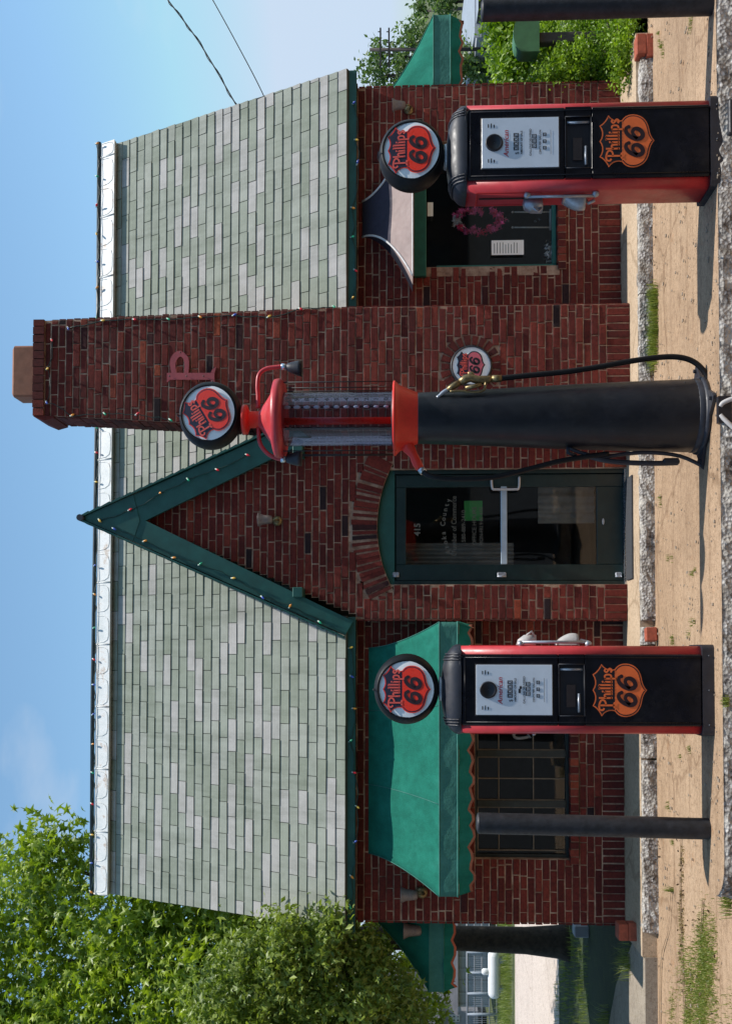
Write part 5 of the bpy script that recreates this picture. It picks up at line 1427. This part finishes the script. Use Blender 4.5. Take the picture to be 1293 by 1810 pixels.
# loose bricks
def brick_thing(label, c, size, rot, grp='loose bricks', n=1):
    o = None; mb = MB(); ca, sa = math.cos(rot), math.sin(rot)
    sx_, sy_, sz_ = size
    t_ = MB(); t_.bbox((-sx_/2, -sy_/2, 0), (sx_/2, sy_/2, sz_), .006, 0, .93)
    mb.f, mb.m, mb.t, mb.sm = t_.f, t_.m, [.93]*len(t_.f), t_.sm
    mb.v = [(c.x+x*ca-y*sa, c.y+x*sa+y*ca, c.z+z) for x, y, z in t_.v]
    tag(mb.build('loose_brick', 'brick_loose'), label, 'brick', grp)
c = gdz(1157, 1122); brick_thing('single orange brick lying against the kerb just right of the left pump', V((c.x, YCB-.06, drv(YCB)+.012)), (.115, .08, .09), .12)
c = G(1127, 1648, -.02); brick_thing('lower brick of the small stack at the left corner of the station', c+V((0, .05, 0)), (.15, .16, .085), .1)
brick_thing('upper brick of the small stack at the left corner of the station', c+V((0, .055, .0855)), (.14, .16, .085), .02)
c = gdz(1172, 44, .0); c2 = G(1170, 44, -.13)
brick_thing('lower red brick of the stack at the right edge beside the broken kerb block', V((c2.x, YCB-.02, -.13)), (.2, .12, .07), 0)
brick_thing('upper red brick of the stack at the right edge beside the broken kerb block', V((c2.x+.01, YCB-.02, -.0595)), (.18, .12, .08), .03)
# ------------------------------------------------------------------ white pipes before the middle pump
pw = thing('vent_pipe', 'pair of bent white pipes poking out of the island kerb below the tall middle pump', 'pipe', G(1275, 735, ISL-.05))
yy = yi0-.015
for pts in (((1272, 718), (1277, 712), (1290, 706), (1310, 700)), ((1272, 734), (1280, 742), (1295, 756), (1315, 772))):
    mb = MB(); mb.tube(smooth_path([P(x, y, yy-.01*k) for k, (x, y) in enumerate(pts)], 5), .013, 10); mb.build('pipe', 'white_paint', pw)
mb = MB(); q0, q1 = P(1290, 748, yy+.02), P(1266, 702, yy+.02); mb.box((q0.x, yi0-.022, q0.z), (q1.x, yi0+.02, q1.z)); mb.build('opening', 'ink_black', pw)
q0, q1 = P(1300, 240, yy), P(1284, 180, yy)
mb = MB(); mb.bbox((q0.x, yi0-.05, q0.z-.03), (q1.x, yi0+.0, q1.z), .006); tag(mb.build('cover_box', 'cap_black'), 'dark box set in the island kerb below the right pump', 'box')

# ------------------------------------------------------------------ shop window display
ydp = YW+.125
wr = thing('wreath', 'long wreath of pink and white flowers hanging in the right shop window', 'wreath', P(885, 388, ydp))
r = random.Random(4); mbs = {'flower_pink': MB(), 'flower_white': MB(), 'flower_deep': MB()}
for k in range(26):
    t_ = 2*math.pi*k/26; x = 845+40*math.cos(t_); y = 390+19*math.sin(t_)
    if 846 < x < 866 and y < 388 and k % 2: continue
    c = P(x+r.uniform(-3, 3), y+r.uniform(-3, 3), ydp+r.uniform(-.02, .02)); key = r.choice(['flower_pink', 'flower_deep', 'flower_pink']) if not (x < 815 and y > 385) else 'flower_white'
    for _ in range(12):
        leaf_star(mbs[key], c+V((r.gauss(0, .016), r.gauss(0, .01), r.gauss(0, .016))), .030, r, .5)
for k_, m_ in mbs.items(): m_.build('flower', k_, wr)
q0, q1 = P(925, 450, ydp-.08), P(868, 425, ydp-.08)
mb = MB(); mb.box((q0.x, ydp-.08, q0.z), (q1.x, ydp-.078, q1.z)); nb = thing('notice', 'white printed sheet taped inside the right shop window', 'notice', q0)
mb.build('sheet', 'paper', nb)
mb = MB()
for k in range(9):
    z = q1.z-.03-k*.026; mb.box((q0.x+.015, ydp-.0808, z), (q1.x-.02-r.random()*.02, ydp-.0802, z+.006))
mb.build('print', 'gold_letter', nb)
ln = thing('lantern', 'small glass lantern with white pillars standing under the wreath in the shop window', 'lantern', P(970, 390, ydp))
mb = MB()
for y in (375, 402): mb.tube([P(970, y, ydp), P(908, y, ydp)], .007, 8); mb.lathe([(.001, 0), (.014, .008), (.001, .022)], P(907, y, ydp), V((0, 0, 1)), 8)
mb.tube([P(972, 370, ydp), P(972, 407, ydp)], .01, 8); mb.build('frame', 'white_paint', ln)
mb = MB()
for x, y in ((888, 392), (893, 386), (898, 391), (952, 388), (945, 391)): mb.lathe([(.001, -.014), (.014, 0), (.001, .014)], P(x, y, ydp), V((0, 0, 1)), 8, smooth=False)
mb.build('crystal', 'chrome', ln)
mb = MB(); q = P(974, 445, ydp)
for k in range(60): leaf_quad(mb, q+V((r.gauss(0, .05), r.gauss(0, .02), r.uniform(-.01, .06))), .022, r, .5)
tag(mb.build('ornament', 'flower_white'), 'fluffy white ornament on the sill in the lower left corner of the shop window', 'ornament')
mb = MB(); mb.box(P(765, 382, ydp-.1), P(755, 358, ydp-.098)); tag(mb.build('sticker', 'paper'), 'small cream sticker at the top of the right shop window', 'sticker')
q = [P(x, y, YW+.2) for x, y in ((935, 1300), (930, 1303), (915, 1305), (908, 1302), (908, 1297), (914, 1293))]
mb = MB(); mb.tube(smooth_path(q, 4), [.03, .028, .022]+[.014]*18, 8); tag(mb.build('goose_ornament', 'flower_white'), 'small white goose-necked ornament behind the panes of the left window', 'ornament')
mb = MB(); mb.box((RW[0]-.1, YW+.14, RW[2]-.04), (RW[1]+.05, YW+.55, RW[2]+.0)); mb.build('display_shelf', 'dark_room', station)

# ------------------------------------------------------------------ background left
zg = -.03
Yf = 23.5
fe = thing('wire_fence', 'grey wire fence on posts beyond the side road, behind the tree trunk', 'fence', G(900, 1700, zg))
mb = MB(); X0, X1 = P(880, 1830, Yf).x, P(880, 1610, Yf).x; zt = P(825, 1700, Yf).z
for k in range(7):
    x = X0+(X1-X0)*k/6; mb = MB(); mb.tube([(x, Yf, zg), (x, Yf, zt)], .03, 8); mb.build('post', 'siding_white', fe)
mb = MB()
for k in range(5): z = zg+.1+(zt-zg-.1)*k/4; mb.tube([(X0, Yf, z), (X1, Yf, z)], .012 if k < 4 else .022, 5)
for k in range(60): x = X0+(X1-X0)*k/60; mb.tube([(x, Yf, zg), (x, Yf, zt)], .005, 4)
mb.build('wire_mesh', 'siding_grey', fe)
sh = thing('metal_shed', 'long pale grey metal shed beyond the road behind the wire fence', 'shed', P(885, 1700, 27))
a, b = P(893, 1780, 27), P(808, 1560, 27); mb = MB(); mb.box((a.x, 27, zg), (b.x+3, 31, b.z))
x = a.x
while x < b.x+3: mb.box((x, 26.97, zg), (x+.06, 27, b.z)); x += .3
mb.build('wall', 'siding_grey', sh)
mb = MB(); mb.prism([(a.x-.2, 26.8, b.z), (a.x-.2, 31.2, b.z), (a.x-.2, 29, b.z+.8)], V((b.x-a.x+3.4, 0, 0))); mb.build('roof', 'roofing_dark', sh)
tk = thing('propane_tank', 'white horizontal propane tank on two feet in the grass across the road', 'tank', P(884, 1722, 22))
c = P(873, 1722, 22); Lh = 42/(FPX/22); rt_ = 11/(FPX/22)
mb = MB(); mb.lathe([(.001, -Lh), (rt_*.6, -Lh*.96), (rt_*.95, -Lh*.85), (rt_, -Lh*.75), (rt_, Lh*.75), (rt_*.95, Lh*.85), (rt_*.6, Lh*.96), (.001, Lh)], c, V((1, 0, 0)), 20); mb.build('vessel', 'tank_white', tk)
mb = MB(); mb.lathe([(.07, 0), (.07, .12), (.03, .15)], c+V((.05, 0, rt_-.02)), V((0, 0, 1)), 12, cap=True); mb.build('valve_cover', 'tank_white', tk)
mb = MB(); 
for s_ in (-1, 1): mb.box(c+V((s_*Lh*.6-.05, -.1, -rt_-.12)), c+V((s_*Lh*.6+.05, .1, -rt_*.7)))
mb.build('foot', 'siding_grey', tk)
hs_ = thing('grey_house', 'grey house with a small pale window at the far left edge beyond the road', 'house', P(850, 1820, 32))
a, b = P(868, 1900, 32), P(776, 1786, 32); mb = MB(); mb.box((a.x, 32, zg), (b.x, 38, b.z)); mb.build('wall', 'house_grey', hs_)
mb = MB(); mb.prism([(b.x+.3, 31.6, b.z), (b.x+.3, 38.4, b.z), (b.x+.3, 35, b.z+2)], V((a.x-b.x-.6, 0, 0))); mb.build('roof', 'roofing_dark', hs_)
a, b = P(812, 1806, 31.97), P(792, 1793, 31.97)
mb = MB(); mb.box((a.x, 31.95, a.z), (b.x, 31.99, b.z)); wf = mb.build('window', 'white_paint', hs_)
mb = MB(); w2 = (b.x-a.x)/2
for i in range(2):
    for j in range(3): mb.box((a.x+.04+i*w2, 31.93, a.z+.03+(b.z-a.z)/3*j), (a.x+w2*(i+1)-.04, 31.949, a.z-.03+(b.z-a.z)/3*(j+1)))
mb.build('pane', 'bronze_frame', wf)
bush('garden_tree', 'dark green tree beyond the fence at the left edge', 'tree', [(780, 1700, 34, 50), (800, 1640, 34, 40), (760, 1760, 36, 50), (700, 1700, 36, 60), (720, 1640, 36, 60), (640, 1740, 38, 80), (745, 1850, 40, 60)], 4500, .10, 'leaf_oak', 14, th=.1)
mb = MB(); q = G(1041, 1642, zg); mb.bbox((q.x-.10, q.y, zg), (q.x+.02, q.y+.2, zg+.16), .01); tag(mb.build('cinder_block', 'siding_grey'), 'pale concrete block on the shaded ground behind the left corner of the station', 'block')

# ------------------------------------------------------------------ background right
mbx = thing('mailbox', 'green rounded mailbox on a wooden post among the bushes at the right', 'mailbox', G(1060, 55, zg))
Ym = 9.75; a, b = P(951, 92, Ym), P(907, 32, Ym); r_ = (b.z-a.z)*.5; mb = MB()
prof = [(a.x, a.z), (b.x, a.z), (b.x, a.z+r_*1.2)]+[((a.x+b.x)/2+(b.x-a.x)/2*math.cos(R(q)), a.z+r_*1.2+r_*.8*math.sin(R(q))) for q in range(15, 170, 15)]+[(a.x, a.z+r_*1.2)]
mb.prism([V((x, Ym, z)) for x, z in prof], V((0, .16, 0))); bx_ = mb.build('box', 'mailbox_green', mbx)
mb = MB(); mb.prism([V(((a.x+b.x)/2+(x-(a.x+b.x)/2)*1.05, Ym-.03, a.z+r_+(z-a.z-r_)*1.05)) for x, z in prof], V((0, .035, 0))); mb.build('door', 'mailbox_green', bx_)
mb = MB(); mb.box((b.x+.004, Ym+.02, a.z+r_), (b.x+.014, Ym+.12, a.z+r_+.05)); mb.build('flag', 'white_paint', mbx)
mb = MB(); mb.bbox(((a.x+b.x)/2-.05, Ym+.04, zg), ((a.x+b.x)/2+.05, Ym+.13, a.z-.001), .008); mb.build('post', 'wood_pole', mbx)
hb = thing('siding_house', 'grey clapboard house with pale blue eave at the top right edge', 'house', P(850, 30, 18))
a, b = P(885, 66, 18), P(842, -60, 18); mb = MB(); mb.box((a.x, 18, zg), (b.x+1, 24, b.z))
z = zg
while z < b.z: mb.hexa([(a.x, 17.975, z), (b.x+1, 17.975, z), (b.x+1, 18, z), (a.x, 18, z), (a.x, 17.995, z+.12), (b.x+1, 17.995, z+.12), (b.x+1, 18, z+.12), (a.x, 18, z+.12)]); z += .125
mb.build('wall', 'siding_grey', hb)
mb = MB(); e0 = P(822, 24, 17.7); mb.prism([(e0.x, 17.6, b.z), (e0.x, 24.4, b.z), (e0.x, 21, b.z+.12)], V((b.x-e0.x+1, 0, 0))); mb.build('roof', 'siding_white', hb)
# utility pole
Yp = 17.5; pl = thing('utility_pole', 'dark wooden utility pole with two crossarms behind the right awning', 'utility pole', P(880, 88, Yp))
a, b = P(880, 88, Yp), P(653, 88, Yp); mb = MB(); mb.tube([(a.x, Yp, -.1), (b.x, Yp, b.z)], [.035, .028], 8); mb.build('pole', 'wood_pole', pl)
for x in (672, 687):
    mb = MB(); p0, p1 = P(x, 118, Yp-.1), P(x, 50, Yp-.1); mb.box((p0.x, Yp-.12, p0.z-.013), (p1.x, Yp-.06, p1.z+.013)); arm = mb.build('crossarm', 'wood_pole', pl)
    mb = MB()
    for k in range(4): xx = p0.x+(p1.x-p0.x)*(.08+.28*k); mb.lathe([(.006, .012), (.011, .025), (.006, .045)], (xx, Yp-.09, p0.z), V((0, 0, 1)), 8)
    mb.build('insulator', 'lamp_body', arm)
# overhead lines
def cable(label, pts, Ys, rad, twist=False):
    w3 = [P(x, y, Y_) for (x, y), Y_ in zip(pts, Ys)]
    mb = MB(); pp = smooth_path(w3, 12); mb.tube(pp, rad, 6)
    if twist: mb.tube([p+V((math.sin(i*.9), 0, math.cos(i*.9)))*rad*1.8 for i, p in enumerate(pp)], rad*.6, 5)
    tag(mb.build('power_line', 'wire'), label, 'power line', 'overhead wires in the sky right of the chimney')
cable('twisted overhead wire, the upper one in the sky right of the chimney', [(270, -40), (297, 0), (352, 75), (413, 178), (460, 262)], [13, 13, 13, 13, 13], .009, True)
cable('thin overhead wire, the lower one meeting the right roof edge', [(352, -40), (376, 0), (420, 80), (463, 163), (500, 250)], [13, 13, 13, 13, 13], .007)

# ------------------------------------------------------------------ unseen store added behind the camera to cut sky fill and feed reflections
ac = thing('unseen_store_blocker', 'long unseen brick store added across the street to block sky light and feed reflections', 'building', (0, -17, 0))
mb = MB(); mb.box((-26, -24, -.2), (30, -17, 7.4)); mb.build('wall', 'siding_store', ac)
mb = MB()
for k in range(12):
    x = -24+4.4*k; mb.box((x, -16.99, 4.3), (x+1.4, -16.95, 6.2)); mb.box((x, -16.99, .6), (x+3.2, -16.95, 2.8))
mb.build('window', 'bronze_frame', ac)
mb = MB(); mb.box((-26.2, -17.0, 7.4), (30.2, -16.6, 7.8)); mb.build('cornice', 'house_grey', ac)

r = random.Random(91); mb = MB()
for _ in range(900):
    x, y = r.uniform(1152, 1240), r.uniform(-10, 1820)
    p = gdz(x, y, .012); q = .002+r.random()**4*.009
    mb.hexa([p+V((r.uniform(-q, q)*.3+a*q, r.uniform(-q, q)*.3+b*q, c*q*.8)) for c in (0, 1) for a, b in ((-1, -1), (1, -1), (1, 1), (-1, 1))])
for _ in range(260):
    y = r.uniform(-10, 1560); p = G(r.uniform(1246, 1272), y, ISL+.001); q = .002+r.random()**3*.007
    mb.hexa([p+V((r.uniform(-q, q)*.3+a*q, r.uniform(-q, q)*.3+b*q, c*q*.8)) for c in (0, 1) for a, b in ((-1, -1), (1, -1), (1, 1), (-1, 1))])
tag(mb.build('grit', 'dirt_pale'), 'loose stones and grit scattered over the drive and the island', 'grit', kind='stuff')
mb = MB()
for _ in range(150):
    x, y = r.choice([(r.uniform(1150, 1172), r.uniform(1300, 1800)), (r.uniform(1200, 1212), r.uniform(1480, 1800)), (r.uniform(1155, 1166), r.uniform(380, 700)), (r.uniform(1215, 1280), r.uniform(1600, 1810))])
    leaf_quad(mb, gdz(x, y, .022), r.uniform(.008, .018), r, .5)
tag(mb.build('leaf_litter', 'dirt'), 'dry brown leaf litter gathered along the kerb and cracks', 'leaf litter', kind='stuff')
